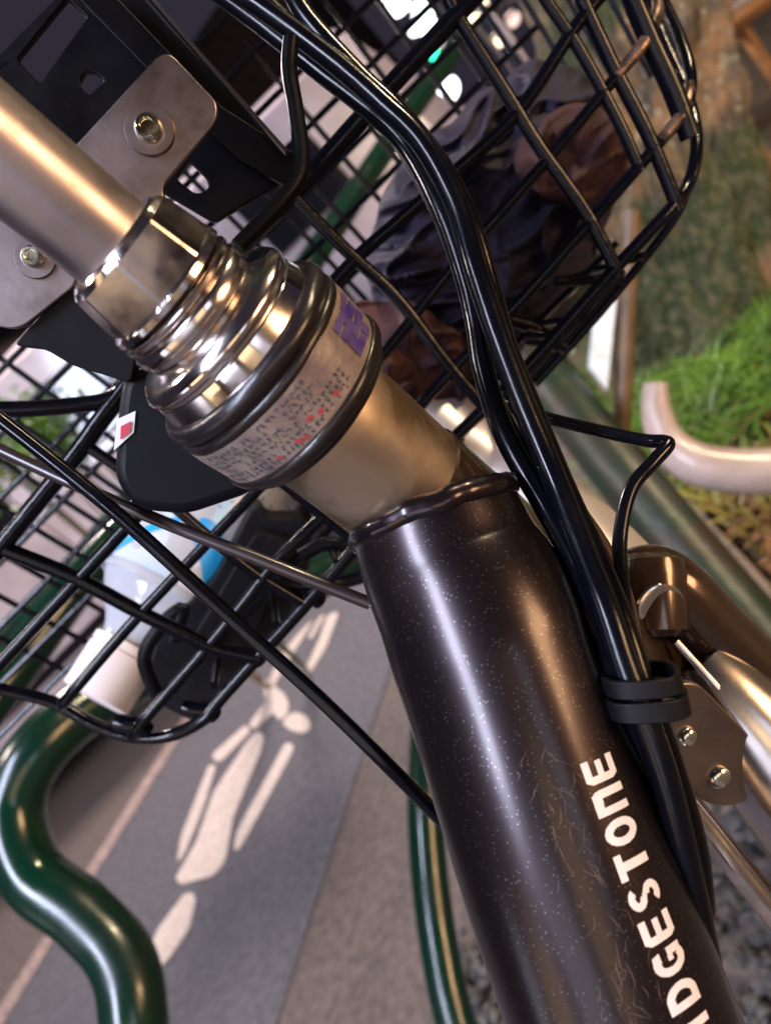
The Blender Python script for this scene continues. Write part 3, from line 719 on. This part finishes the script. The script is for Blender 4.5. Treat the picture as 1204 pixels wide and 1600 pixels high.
def build_text():
    word = 'BRIDGESTONE'
    GL['R'] = [[(0, 0), (T, 0), (T, 1), (0, 1)]]+band(arc(.55, .70, .43, .30, -90, 90, 10), arc(.55, .70, .14, .09, -90, 90, 10))+[[(T, .40), (.55, .40), (.55, .61), (T, .61)], [(T, .79), (.55, .79), (.55, 1), (T, 1)], [(.5, .42), (.68, 0), (1.02, 0), (.82, .45)]]
    GL['B'] = [[(0, 0), (T, 0), (T, 1), (0, 1)]]+band(arc(.55, .74, .40, .26, -90, 90, 10), arc(.55, .74, .12, .08, -90, 90, 10))+band(arc(.55, .27, .45, .27, -90, 90, 10), arc(.55, .27, .15, .08, -90, 90, 10))+[[(T, 0), (.55, 0), (.55, .2), (T, .2)], [(T, .44), (.55, .44), (.55, .62), (T, .62)], [(T, .82), (.55, .82), (.55, 1), (T, 1)]]
    end = text_end; pitch = .0061; a_top, a_bot = R(TXA), R(TXB)
    mb = MB(); x = end
    for ch in reversed(word):
        wd = pitch*.79 if ch != 'I' else pitch*.62
        NU, NV = 40, 52
        def inside(u, v):
            for poly in GL[ch]:
                c = False; n = len(poly)
                for k in range(n):
                    (x1, y1), (x2, y2) = poly[k], poly[(k+1) % n]
                    if (y1 > v) != (y2 > v) and u < (x2-x1)*(v-y1)/(y2-y1)+x1: c = not c
                if c: return True
            return False
        lo_, hi_ = -.04, 1.06; idx = {}; gv = []; gf = []
        def gvx(a, b):
            if (a, b) not in idx:
                idx[(a, b)] = len(gv); u = lo_+(hi_-lo_)*a/NU; v = lo_+(hi_-lo_)*b/NV
                gv.append(on_tube(x+wd*(1-u), a_bot+(a_top-a_bot)*v, .00012))
            return idx[(a, b)]
        for a in range(NU):
            for b in range(NV):
                if inside(lo_+(hi_-lo_)*(a+.5)/NU, lo_+(hi_-lo_)*(b+.5)/NV):
                    gf.append((gvx(a, b), gvx(a+1, b), gvx(a+1, b+1), gvx(a, b+1)))
        mb.add(gv, gf)
        x += pitch if ch != 'I' else pitch*.80
        if x > cum[-1]-.008: break
    mb.build('lettering', M['letters'], dt, sm=False)
text_end = 0; TXA, TXB = 22, 41
# distance along the tube where the last letter ends: level with pixel y about 1180
def proj(p):
    v = p-CAM; z = v.dot(fwd); return (CX+F_PX*v.dot(cX)/z, CY-F_PX*v.dot(cY)/z)
best = min(range(200), key=lambda k: abs(proj(on_tube(cum[-1]*k/200, R(38)))[1]-1178)); text_end = cum[-1]*best/200
build_text()
# fine hairline scratches left of the lettering
def scratches():
    mb = MB(); rnd = random.Random(5)
    for k in range(48):
        d0 = text_end-.006+rnd.uniform(0, .052); a0 = R(rnd.gauss(6, 7)); dirn = rnd.choice((0, 0, 1, -1))*.6+rnd.gauss(0, .35)
        n = rnd.randint(6, 18); pts = []; wdt = rnd.uniform(.00005, .00011); dd, aa = d0, a0
        for i in range(n):
            pts.append((dd, aa)); dirn += rnd.gauss(0, .25)*(1 if rnd.random() < .8 else 3); dirn *= .92
            dd += .0005*math.cos(dirn); aa += .0005*math.sin(dirn)/.022
        vs = []
        for i, (dd, aa) in enumerate(pts):
            ww = wdt*(1-abs(2*i/(n-1)-1)**2)+.00001
            vs += [on_tube(dd, aa-ww/.022, .00009), on_tube(dd, aa+ww/.022, .00009)]
        mb.add(vs, [(2*i, 2*i+1, 2*i+3, 2*i+2) for i in range(n-1)])
    mb.build('scratches', mat('scratched_paint', (.105, .066, .052), .5, .3), dt, sm=False)
scratches()

# ------------------------------------------------------------------ silver bracket, bolts
pb = P(235, 205, .172); nb = (-los*.85-D*.10-head*.35).normalized()
brk = plate('basket_bracket', rounded([(96, 250), (258, 74), (340, 160), (338, 190), (252, 292), (262, 330), (200, 380), (130, 330)], 26, 8), [], pb, nb, .0016, M['zinc'], bike)
def bolt(px, py, pl0, n, r, parent, k=1):
    c = onPl(px, py, pl0, n); nn = n if n.dot(CAM-c) > 0 else -n
    wsh = MB().lathe(c, nn, [(0, r*1.0), (.0006*k, r*1.0), (.0010*k, r*.95), (.0010*k, r*.45)], 48).build('washer', M['zinc'], parent)
    b = MB().lathe(c+nn*.0010*k, nn, [(0, r*.56), (.0012*k, r*.56), (.0022*k, r*.48), (.0026*k, r*.40), (.0026*k, r*.30), (.0018*k, r*.26)], 40).build('bolt', M['bolt'], parent)
    return b
bolt(235, 205, pb, nb, .0056, brk, 1.2)
pb2 = P(30, 420, .180)
br2 = plate('basket_bracket', rounded([(-60, 300), (60, 345), (125, 440), (30, 516), (-60, 500)], 22, 8), [], pb2, nb, .0016, M['zinc'], bike)
bolt(57, 404, pb2, nb, .0048, br2, 1.2)

# black mounting plates with slots behind the brackets
pm = P(235, 205, .195)
plate('mounting_plate', rounded([(-90, 175), (178, -95), (228, 0), (262, 38), (452, 240), (440, 285), (335, 348), (150, 240), (60, 225), (-60, 130)], 6, 3),
      [rounded([(26, 92), (104, -4), (136, 27), (62, 130)], 5, 3),
       [(125, 130), (127, 119), (136, 112), (147, 113), (157, 119), (162, 126), (140, 148), (130, 142)],
       rounded([(274, 278), (294, 250), (322, 278), (326, 292), (318, 300), (304, 302)], 8, 4)], pm, nb, .0018, M['black'], bike)
pm2 = P(235, 205, .189)
plate('strap_or_highlight', rounded([(90, -60), (150, -60), (560, 330), (470, 390)][:0] or [(105, -20), (168, -20), (345, 165), (470, 245), (448, 290), (372, 250), (290, 170)], 5, 3), [], pm2, nb, .0022, M['black'], bike)
pm3 = P(300, 140, .184)
plate('strap_or_highlight', rounded([(217, -22), (226, -20), (452, 236), (446, 244)], 3, 3), [], pm3, nb, .0022, mat('edge_highlight_black', (.02, .015, .015), .22, 0, coat=.8), bike)  # thin glossy strip added as the highlight line along the plate edge
MB().tube(smooth([P(455, 60, .19), P(452, 110, .19), (P(463, 180, .188)), P(470, 262, .186), P(440, 315, .184), P(372, 385, .182)], 6), .00205, 14).build('support_rod', M['black'], bike)
# lower black bracket and lamp body under the headset
pk = P(120, 520, .186)
plate('lamp_arm', rounded([(20, 540), (112, 440), (215, 540), (205, 600), (160, 585), (115, 572), (70, 545)], 14, 5), [], pk, nb, .006, M['plastic'], bike)
lb = P(290, 690, .200)
lampb = plate('lamp_body', rounded([(190, 585), (250, 560), (420, 720), (395, 770), (290, 806), (212, 798), (176, 752), (182, 640)], 24, 6), [], lb, nb, .020, M['plastic'], bike, bev=.003)
pst = lb+nb*0.0004
plate('sticker', [(183, 655), (212, 642), (209, 676), (178, 704)], [], lb+(nb if nb.dot(CAM-lb) > 0 else -nb)*.0006, nb, .0002, M['white'], lampb, bev=0)
plate('sticker_print', [(189, 666), (205, 658), (203, 676), (188, 687)], [], lb+(nb if nb.dot(CAM-lb) > 0 else -nb)*.0011, nb, .0002, M['redsq'], lampb, bev=0)

# ------------------------------------------------------------------ cables
cabs = [
 [(330, -40, .215), (420, 20, .21), (520, 95, .205), (600, 165, .2), (660, 225, .197), (712, 320, .194), (742, 420, .19), (775, 520, .187), (812, 620, .184), (862, 740, .18), (905, 850, .172), (945, 950, .164), (975, 1040, .160), (1005, 1120, .158), (1042, 1230, .158), (1078, 1380, .160), (1105, 1500, .165)],
 [(300, -40, .222), (400, 32, .218), (500, 112, .214), (585, 178, .21), (640, 235, .206), (690, 330, .2), (722, 420, .197), (742, 500, .195), (755, 580, .192), (788, 680, .188), (850, 790, .182), (905, 890, .172), (945, 975, .166), (965, 1050, .163), (990, 1120, .163), (1020, 1230, .165), (1060, 1400, .17)],
 [(440, -40, .212), (480, 30, .209), (560, 118, .206), (625, 180, .203), (690, 262, .20), (735, 352, .197), (765, 450, .196), (790, 540, .193), (830, 640, .19), (880, 760, .184), (925, 860, .176), (962, 950, .168), (992, 1040, .163), (1020, 1120, .162), (1058, 1230, .163), (1085, 1330, .166), (1096, 1420, .170)],
 [(370, -40, .225), (455, 42, .221), (545, 130, .216), (615, 205, .212), (672, 300, .206), (715, 400, .2), (738, 470, .199), (748, 545, .196), (768, 620, .194), (820, 720, .19), (880, 820, .184), (928, 900, .176), (965, 985, .170), (990, 1050, .168), (1030, 1180, .170), (1075, 1300, .173)],
]
rr = (.0030, .0028, .0029, .0026)
for i, c in enumerate(cabs):
    MB().tube(smooth([P(*p) for p in c], 8), rr[i], 14).build('brake_cable', M['cable'], bike)
MB().tube(smooth([P(770, 628, .22), P(850, 652, .215), P(930, 672, .205), P(1005, 688, .195), P(1036, 690, .190), P(1042, 697, .188), P(1020, 722, .186), P(985, 765, .184), P(968, 840, .18), P(972, 920, .174), P(985, 1000, .168), P(1000, 1060, .165), (P(1020, 1130, .166))], 8), .00175, 14).build('shift_wire', M['cable'], bike)
MB().tube(smooth([P(905, 800, .2), P(945, 860, .195), P(975, 930, .187), P(990, 1010, .177)], 8), .002, 12).build('brake_cable', mat('brown_cable_housing', (.05, .025, .015), .3, coat=.4), bike)
# cable clamp: two overlapping black straps
cl0 = P(1000, 1058, .162); cdn = (P(1010, 1100, .164)-P(990, 1020, .164)).normalized()
e = (CAM-cl0); e = (e-cdn*e.dot(cdn)).normalized(); s = cdn.cross(e)
def ring(o, w_, dp, hh, th, rot=0.0):
    vs = []; fs = []; n = 40
    for j in range(n):
        a = 2*math.pi*j/n
        k = (abs(math.cos(a))**3.0+abs(math.sin(a))**3.0)**(-1/3.0)
        for (rx, hz) in ((0, -hh), (0, hh), (-th, hh), (-th, -hh)):
            vs.append(o+s*math.cos(a)*(w_+rx)*k+e*math.sin(a)*(dp+rx)*k+cdn*(hz+rot*math.cos(a)))
    for j in range(n):
        for q in range(4): fs.append((j*4+q, j*4+(q+1) % 4, ((j+1) % n)*4+(q+1) % 4, ((j+1) % n)*4+q))
    return vs, fs
mb = MB(); mb.add(*ring(cl0+cdn*.0004, .0080, .0088, .0019, .0012, -.001)); mb.add(*ring(cl0+cdn*.0050, .0084, .0092, .0021, .0012, -.001))
mb.build('cable_clamp', mat('matt_black_strap', (.003, .003, .004), .5, bump=.1, bscale=200, spec=.2), bike, bevel=.0003)
# thin black hose crossing in front at lower left, and the capped cable end
MB().tube(smooth([P(-60, 610, .20), P(0, 655, .20), P(110, 742, .20), (P(205, 822, .20)), P(350, 955, .20), P(500, 1092, .20), P(610, 1200, .20), P(700, 1292, .205), (P(760, 1360, .21))], 6), .0020, 14).build('brake_cable', M['cable'], bike)
MB().tube(smooth([P(-60, 665, .215), P(0, 702, .215), P(120, 758, .21), P(270, 822, .208), P(400, 872, .206), P(500, 912, .205), P(578, 943, .205)], 6), .0018, 14).build('shift_cable', mat('brown_black_cable', (.022, .012, .012), .35, coat=.3), bike)
MB().tube([P(575, 942, .205), P(592, 952, .205)], .0011, 10).build('cable_ferrule', M['bolt'], bike)

# ------------------------------------------------------------------ fork, fender, stays
fk = MB()
fk.tube(smooth([P(950, 935, .246), P(1000, 905, .240), P(1045, 918, .238), P(1110, 985, .240), P(1204, 1078, .242), P(1400, 1290, .246), P(2200, 2100, .27), P(3000, 2900, .30)], 8), [.0090, .0108, .0112, .0108, .0104, .0100], 32)
fk.build('fork_blade', M['fork'], bike)
MB().lathe(P(1020, 985, .232), (P(1010, 870, .236)-P(1020, 985, .232)), [(-.002, .008), (0, .0105), (.016, .0115), (.021, .0105), (.023, .007)], 40).build('fork_crown', M['fork'], bike)
MB().lathe(P(1030, 948, .2255), -los, [(0, .0075), (.0012, .0072), (.0016, .006)], 32).build('crown_plug', M['chrome'], bike)
# front fender: arched sheet swept along the wheel
def fender():
    path = smooth([P(600, 560, .36), P(700, 665, .335), P(800, 745, .315), P(905, 835, .295), P(1000, 935, .275), P(1080, 1040, .262), P(1160, 1160, .252), P(1290, 1360, .245), P(1500, 1760, .24), P(1650, 2200, .25)], 8)
    vs = []; fs = []; n = 20; m = len(path)
    for i, p in enumerate(path):
        t = (path[min(i+1, m-1)]-path[max(i-1, 0)]).normalized()
        nrm = (E2*.75+E1*.55); nrm = (nrm-t*nrm.dot(t)).normalized(); sd = t.cross(nrm)
        for k in (0, 1):
            for j in range(n+1):
                a = math.pi*(j/n-.5)*.95; r = .024-.0011*k
                vs.append(p+nrm*(math.cos(a)*r*.62)+sd*math.sin(a)*r)
    st = 2*(n+1)
    for i in range(m-1):
        for j in range(n):
            fs.append((i*st+j, i*st+j+1, (i+1)*st+j+1, (i+1)*st+j)); k = n+1
            fs.append((i*st+k+j, (i+1)*st+k+j, (i+1)*st+k+j+1, i*st+k+j+1))
        for j in (0, n): fs.append((i*st+j, (i+1)*st+j, (i+1)*st+n+1+j, i*st+n+1+j))
    mb = MB().add(vs, fs); return mb.build('front_fender', M['palefender'], bike)
fen = fender()
pp = P(1120, 1200, .222); nn = (-los*.9+E1*.2).normalized()
bp = plate('brake_plate', rounded([(1030, 1080), (1085, 1062), (1190, 1170), (1196, 1230), (1150, 1262), (1095, 1255), (1040, 1180)], 26, 8), [], pp, nn, .0018, mat('dull_brown_plate', (.30, .24, .21), .35, .9, var=.3, scale=90), bike)
for (x, y, r) in ((1122, 1214, .0036), (1072, 1150, .0030), (1052, 1100, .0022)):
    c = onPl(x, y, pp, nn); k = nn if nn.dot(CAM-c) > 0 else -nn
    MB().lathe(c, k, [(0, r), (.0006, r), (.0014, r*.85), (.0020, r*.55), (.0022, r*.1)], 28).build('rivet', M['bolt'], bp)
MB().tube([P(1055, 1002, .228), P(1130, 1085, .226), P(1230, 1170, .224)], .0013, 12).build('fender_stay', M['chrome'], bike)
MB().tube(smooth([P(1082, 1030, .238), P(1150, 1112, .236), P(1232, 1212, .236), P(1360, 1370, .236), P(1700, 1790, .24), P(2300, 2500, .26)], 6), [.0100, .0150, .0195, .0215, .0215, .0200], 40).build('fork_leg', M['fender'], bike)
MB().tube(smooth([P(1070, 1255, .215), P(1110, 1305, .215), P(1160, 1370, .214), P(1240, 1470, .214), P(1500, 1795, .217), P(1900, 2295, .222)], 6), .0034, 18).build('fender_stay', M['chrome'], bike)
MB().tube(smooth([P(1050, 1215, .221), P(1090, 1262, .221), P(1150, 1335, .22), P(1240, 1445, .22), P(1500, 1765, .223), P(1900, 2257, .228)], 6), .0022, 14).build('fender_stay', M['fork'], bike)

# ------------------------------------------------------------------ basket
BK, FR = .275, .46
wb = MB()
def wv(pts, r=.0019, dist=BK, k=6, n=10):
    pp = [onV(p[0], p[1], p[2] if len(p) > 2 else dist) for p in pts]
    wb.tube(smooth(pp, k), r*1.08 if dist < .4 else r*1.2, n)
# lateral wires of the near panel
wv([(790, -55), (735, 0), (600, 145), (470, 290), (370, 392), (180, 628), (110, 722), (-40, 905)], .0030)
wv([(985, -60), (900, 40), (800, 185), (640, 330), (520, 442), (300, 708), (196, 826), (20, 1016), (-40, 1080)], .0022)
wv([(1010, -60, .29), (1024, -20, .285), (1027, 20, .28), (1005, 68), (960, 122), (863, 240), (705, 420), (583, 572), (398, 770), (216, 963), (113, 1082), (98, 1102, .280)], .0020)
wv([(1000, -80, .34), (1030, -10, .32), (1058, 50, .30), (1076, 105, .285), (1078, 142, .28), (1068, 175), (1030, 222), (830, 450), (675, 612), (563, 748), (440, 870), (375, 950), (300, 1040), (225, 1125), (208, 1150, .28)], .0021)
wv([(1000, -40, .36), (1035, 60, .33), (1066, 130, .31), (1084, 190, .295), (1087, 240, .285), (1074, 290, .28), (1045, 328), (951, 430), (817, 580), (704, 690), (600, 806), (475, 948), (350, 1086), (318, 1124), (262, 1150, .28), (200, 1150, .285), (140, 1128, .29), (80, 1096, .295), (-30, 1070, .30)], .0023)
# uprights of the near panel
wv([(360, 200), (470, 320), (545, 395), (600, 445), (640, 490), (700, 570), (760, 640)], .0023)
wv([(690, -30), (712, 22), (788, 142), (844, 232), (916, 334), (968, 432)], .0023)
wv([(838, -30), (852, 0), (900, 70), (942, 145), (975, 210), (1000, 268)], .0020)
wv([(900, -30), (912, 8), (961, 112), (1014, 216), (1060, 328)], .0024)
wv([(970, -50), (988, 0), (1018, 70), (1050, 140), (1078, 215)], .0034)
wv([(-30, 842), (13, 860), (116, 902), (213, 954), (266, 980), (330, 1012), (405, 1030)], .0026)
wv([(140, 700), (250, 775), (330, 842), (400, 898), (478, 946)], .0019)
wv([(0, 640), (60, 638), (130, 632), (170, 624), (210, 600)], .0026)
wv([(380, 700), (440, 750), (500, 800), (560, 850), (590, 890)], .0023)
# right end: bottom edge hoops
wv([(965, 432), (920, 486), (860, 552), (790, 630)], .0018, .285)
wv([(1085, 240, .305), (1072, 300, .30), (1040, 360, .30), (935, 490, .30), (835, 600, .30)], .0017)
wv([(868, 440, .28), (915, 438, .285), (972, 436, .29)], .0018)
wv([(790, 500, .28), (832, 512, .283), (880, 545, .285)], .0024)
# inner laterals and uprights of the far panel
for off in (-600, -500, -400, -300, -200, -100, 0, 90, 170):
    a = (-200, 980+off+200); b = (1100, 980+off-1100)
    wv([a, ((a[0]+b[0])/2, (a[1]+b[1])/2), b] if False else [(x, 980+off-x*1.0) for x in (-200, 200, 600, 840)], .0015, FR, 1, 8)
for k in range(-1, 24):
    t = k/22; x0 = -60+t*960; y0 = 900-t*1000
    # fan: left ones flatter, right ones steeper
    ang = R(28+34*t); dx, dy = math.cos(ang), math.sin(ang)
    wv([(x0-dx*260, y0-dy*260), (x0, y0), (x0+dx*250, y0+dy*250)], .0014, FR, 1, 8)
# bottom grid running fore and aft
zb = onV(600, 806, BK).z
def onF(px, py): return onZ(px, py, zb)
pL = onV(300, 1130, BK); pR = onV(1040, 330, BK)
for k in range(8):
    p = pL.lerp(pR, (k+.5)/8); p.z = zb
    q = p+head*(FR-BK); wb.tube([p, q], .0016, 8)
for k in (1, 3):
    f = k/4; p = pL+head*(FR-BK)*f; q = pR+head*(FR-BK)*f; p.z = q.z = zb+.001; wb.tube([p, q], .0015, 8)
bas = wb.build('wire_basket', M['wire'], bike)
M['bronze_glint'] = mat('bronze_highlight', (.30, .19, .13), .4, .8, scale=140, col2=(.03, .02, .015), bump=.6, bscale=200)  # bronze highlights on the corner wires, put into the colour
for pts in ([(1026, 0, .2815), (1026, 22, .2792), (1006, 66, .2742), (982, 96, .2740), (962, 120, .274)], [(1077, 130, .2802), (1076, 150, .2785), (1066, 178, .2742), (1048, 200, .2740), (1032, 220, .2740)]):
    MB().tube(smooth([onV(x, y, d) for x, y, d in pts], 6), [.0019, .0024, .0024, .0020], 10).build('glint_wire', M['bronze_glint'], bas)
# cut wire ends at the bottom edge
for (x, y) in ((408, 1032), (336, 1118), (500, 940), (868, 540), (230, 1142)):
    p = onV(x, y, BK+.003); MB().tube([onV(x-46, y-14, BK+.006), onV(x-10, y-8, BK+.002), p], .0032, 12).build('wire_end', M['wire'], bas)

# ------------------------------------------------------------------ things in the basket
def blob(name, outline, centre, dist, thick, ma, parent=None, seed=0, n1=170, n2=120, amp=.010):
    """crumpled cloth: a closed cushion with the traced outline, folded by ridged noise"""
    cen = Vector(centre); pts = [Vector(p) for p in outline]; 
    angs = sorted([(math.atan2((p-cen).y, (p-cen).x), (p-cen).length) for p in pts])
    def rad_at(a):
        m = len(angs)
        for i in range(m):
            a0, r0_ = angs[i]; a1, r1_ = angs[(i+1) % m]
            if i == m-1: a1 += 2*math.pi
            aa = a if a >= angs[0][0] else a+2*math.pi
            if a0 <= aa <= a1:
                f = (aa-a0)/(a1-a0+1e-9); return r0_+(r1_-r0_)*(f*f*(3-2*f))
        return angs[0][1]
    vs = []; fs = []
    for i in range(n2+1):
        ph = math.pi*i/n2
        for j in range(n1):
            th = 2*math.pi*j/n1-math.pi
            rr_ = rad_at(th)*math.sin(ph)**.7; x = cen.x+rr_*math.cos(th); y = cen.y+rr_*math.sin(th)
            w_ = -math.cos(ph)*thick
            q = Vector((x*.012+seed, y*.012, 0)); u = (x*.75-y*.65)*.010; v = (x*.65+y*.75)*.010
            f = noise.noise(Vector((u*.5+seed, v*1.6, seed)))+.45*noise.noise(Vector((u*1.0+seed, v*4.2, seed+3)))
            rg = max(0, 1-abs(noise.noise(Vector((u*.5+seed+9, v*1.7+.9*math.sin(u*1.3), 1)))*4.2))**1.3+.55*max(0, 1-abs(noise.noise(Vector((u*1.1+v*.8+seed+2, v*2.2-u*.7, 5)))*4.5))
            dd = dist+w_-amp*(f*1.0+rg*1.1)*(1 if ph < math.pi/2 else .3)*min(1, math.sin(ph)*2)
            vs.append(onV(x, y, dd))
    for i in range(n2):
        for j in range(n1): fs.append((i*n1+j, i*n1+(j+1) % n1, (i+1)*n1+(j+1) % n1, (i+1)*n1+j))
    return newobj(name, vs, fs, ma, parent)
jb = onV(760, 380, .38)
jk = thing('folded_jacket', 'crumpled navy jacket with brown lining stuffed in the basket', 'jacket', Vector((jb.x, jb.y, zb)))
blob('outer_cloth', [(590, 330), (625, 260), (700, 195), (770, 135), (840, 92), (905, 110), (950, 160), (972, 230), (958, 300), (935, 380), (890, 450), (835, 520), (775, 590), (720, 650), (660, 600), (600, 520), (575, 440)], (765, 350), .385, .06, M['navy'], jk, 0, n1=260, n2=200, amp=.015)
blob('lining', [(800, 250), (850, 185), (905, 160), (962, 190), (984, 240), (972, 295), (920, 325), (850, 310)], (900, 245), .335, .024, M['brown'], jk, 4, 80, 50, .012)
blob('lining', [(540, 480), (610, 470), (690, 500), (745, 560), (735, 620), (690, 685), (640, 640), (580, 570)], (650, 570), .34, .028, M['brown'], jk, 8, 80, 50, .012)

# water bottle
M['pet'] = mat('clear_pet_plastic', (.62, .64, .70), .12, 0, trans=.35, bump=.3, bscale=40, spec=.7)
M['capw'] = mat('white_cap', (.82, .72, .70), .4, var=.08, scale=30)
bc = onV(158, 1078, .345); be = onV(408, 690, .41); bd = (be-bc).normalized()
bt = thing('water_bottle', 'clear plastic water bottle with blue label and white cap in the basket', 'bottle', bc)
L = .20
bp_ = [(0, .0145), (.012, .0145), (.013, .0130), (.026, .0150), (.036, .022), (.048, .029), (.058, .0322), (.150, .0322), (.155, .0305), (.19, .0315), (.20, .029)]
MB().lathe(bc, bd, sm2([q for q in bp_], 5), 96, None, lambda th, t: 1+(.055*(abs(noise.noise(Vector((math.cos(th)*1.6, math.sin(th)*1.6, t*28))))-.2) if .03 < t else 0)).build('body', M['pet'], bt)
rid = lambda th, t: 1+.004*math.sin(th*60)
MB().lathe(bc-bd*.004, bd, [(-.001, .0135), (0, .0160), (.021, .0164), (.022, .0152), (.0225, .0164), (.026, .0164)], 160, None, rid).build('cap', M['capw'], bt)
e1b = (CAM-bc); e1b = (e1b-bd*e1b.dot(bd)).normalized(); e2b = bd.cross(e1b)
def bl(t, a, r=.0328): return bc+bd*t+(e1b*math.cos(a)+e2b*math.sin(a))*r
def lab(name, f, ma, r, n=70, par=bt):
    vs = []; 
    for i in range(n+1):
        a = -2.2+4.4*i/n; t0, t1 = f(a); vs += [bl(t0+(t1-t0)*k/12, a, r*(1+.022*noise.noise(Vector((a*1.7, (t0+(t1-t0)*k/12)*60, 3))))) for k in range(13)]
    return newobj(name, vs, [(13*i+k, 13*i+k+1, 13*i+k+14, 13*i+k+13) for i in range(n) for k in range(12)], ma, par)
lbl = lab('label', lambda a: (.052, .150), mat('pale_blue_label', (.34, .56, .74), .35, 0, scale=30, col2=(.60, .56, .62)), .0325, par=bt)
lab('label_wave', lambda a: (.060+.014*math.sin(a*2.6+2.2), .060+.014*math.sin(a*2.6+2.2)+.006+.013*max(0, math.sin(a*2.2+.6))), mat('bright_blue_print', (.02, .32, .72), .35), .0329, par=lbl)
lab('label_band', lambda a: (.124+.004*math.sin(a*5), .140), mat('yellow_print', (.62, .45, .05), .4, 0, scale=60, col2=(.6, .55, .4)), .0329, par=lbl)
mb = MB()
for i in range(150):
    t = random.uniform(.09, .132); a = random.uniform(-1.3, 1.3); dw = random.uniform(.0006, .0016)
    mb.add([bl(t, a, .0330), bl(t+dw, a, .0330), bl(t+dw, a+.03, .0330), bl(t, a+.03, .0330)], [(0, 1, 2, 3)])
mb.build('label_print', mat('dark_blue_print', (.03, .06, .14), .5), lbl, sm=False)

# black pouch
def pouch():
    c = onV(375, 955, .315)
    t = thing('black_pouch', 'long black pouch lying across the basket beside the bottle', 'pouch', c)
    bk_ = mat('black_nylon', (.004, .004, .006), .6, bump=.5, bscale=80, spec=.15)
    p0 = onV(360, 965, .335)
    plate('body', rounded([(236, 1094), (228, 1060), (252, 985), (335, 905), (392, 800), (405, 790), (418, 812), (476, 812), (490, 850), (478, 905), (440, 985), (396, 1040), (345, 1110), (300, 1128)], 14, 4), [], p0, head, .024, bk_, t, bev=.0006)
    plate('flap', rounded([(300, 1000), (402, 830), (462, 850), (400, 985), (330, 1060)], 14, 4), [], p0-head*.008, head, .016, bk_, t, bev=.0006)
    MB().tube(smooth([onV(245, 1085, .30), onV(225, 1030, .30), onV(250, 980, .30), onV(285, 950, .30), onV(270, 1000, .30)], 6), .0028, 10).build('strap', M['plastic'], t)
    MB().tube(smooth([onV(470, 870, .30), onV(510, 850, .30), onV(560, 862, .30), onV(575, 895, .31), onV(520, 912, .31), onV(480, 905, .30)], 6), .0030, 10).build('strap', M['plastic'], t)
pouch()
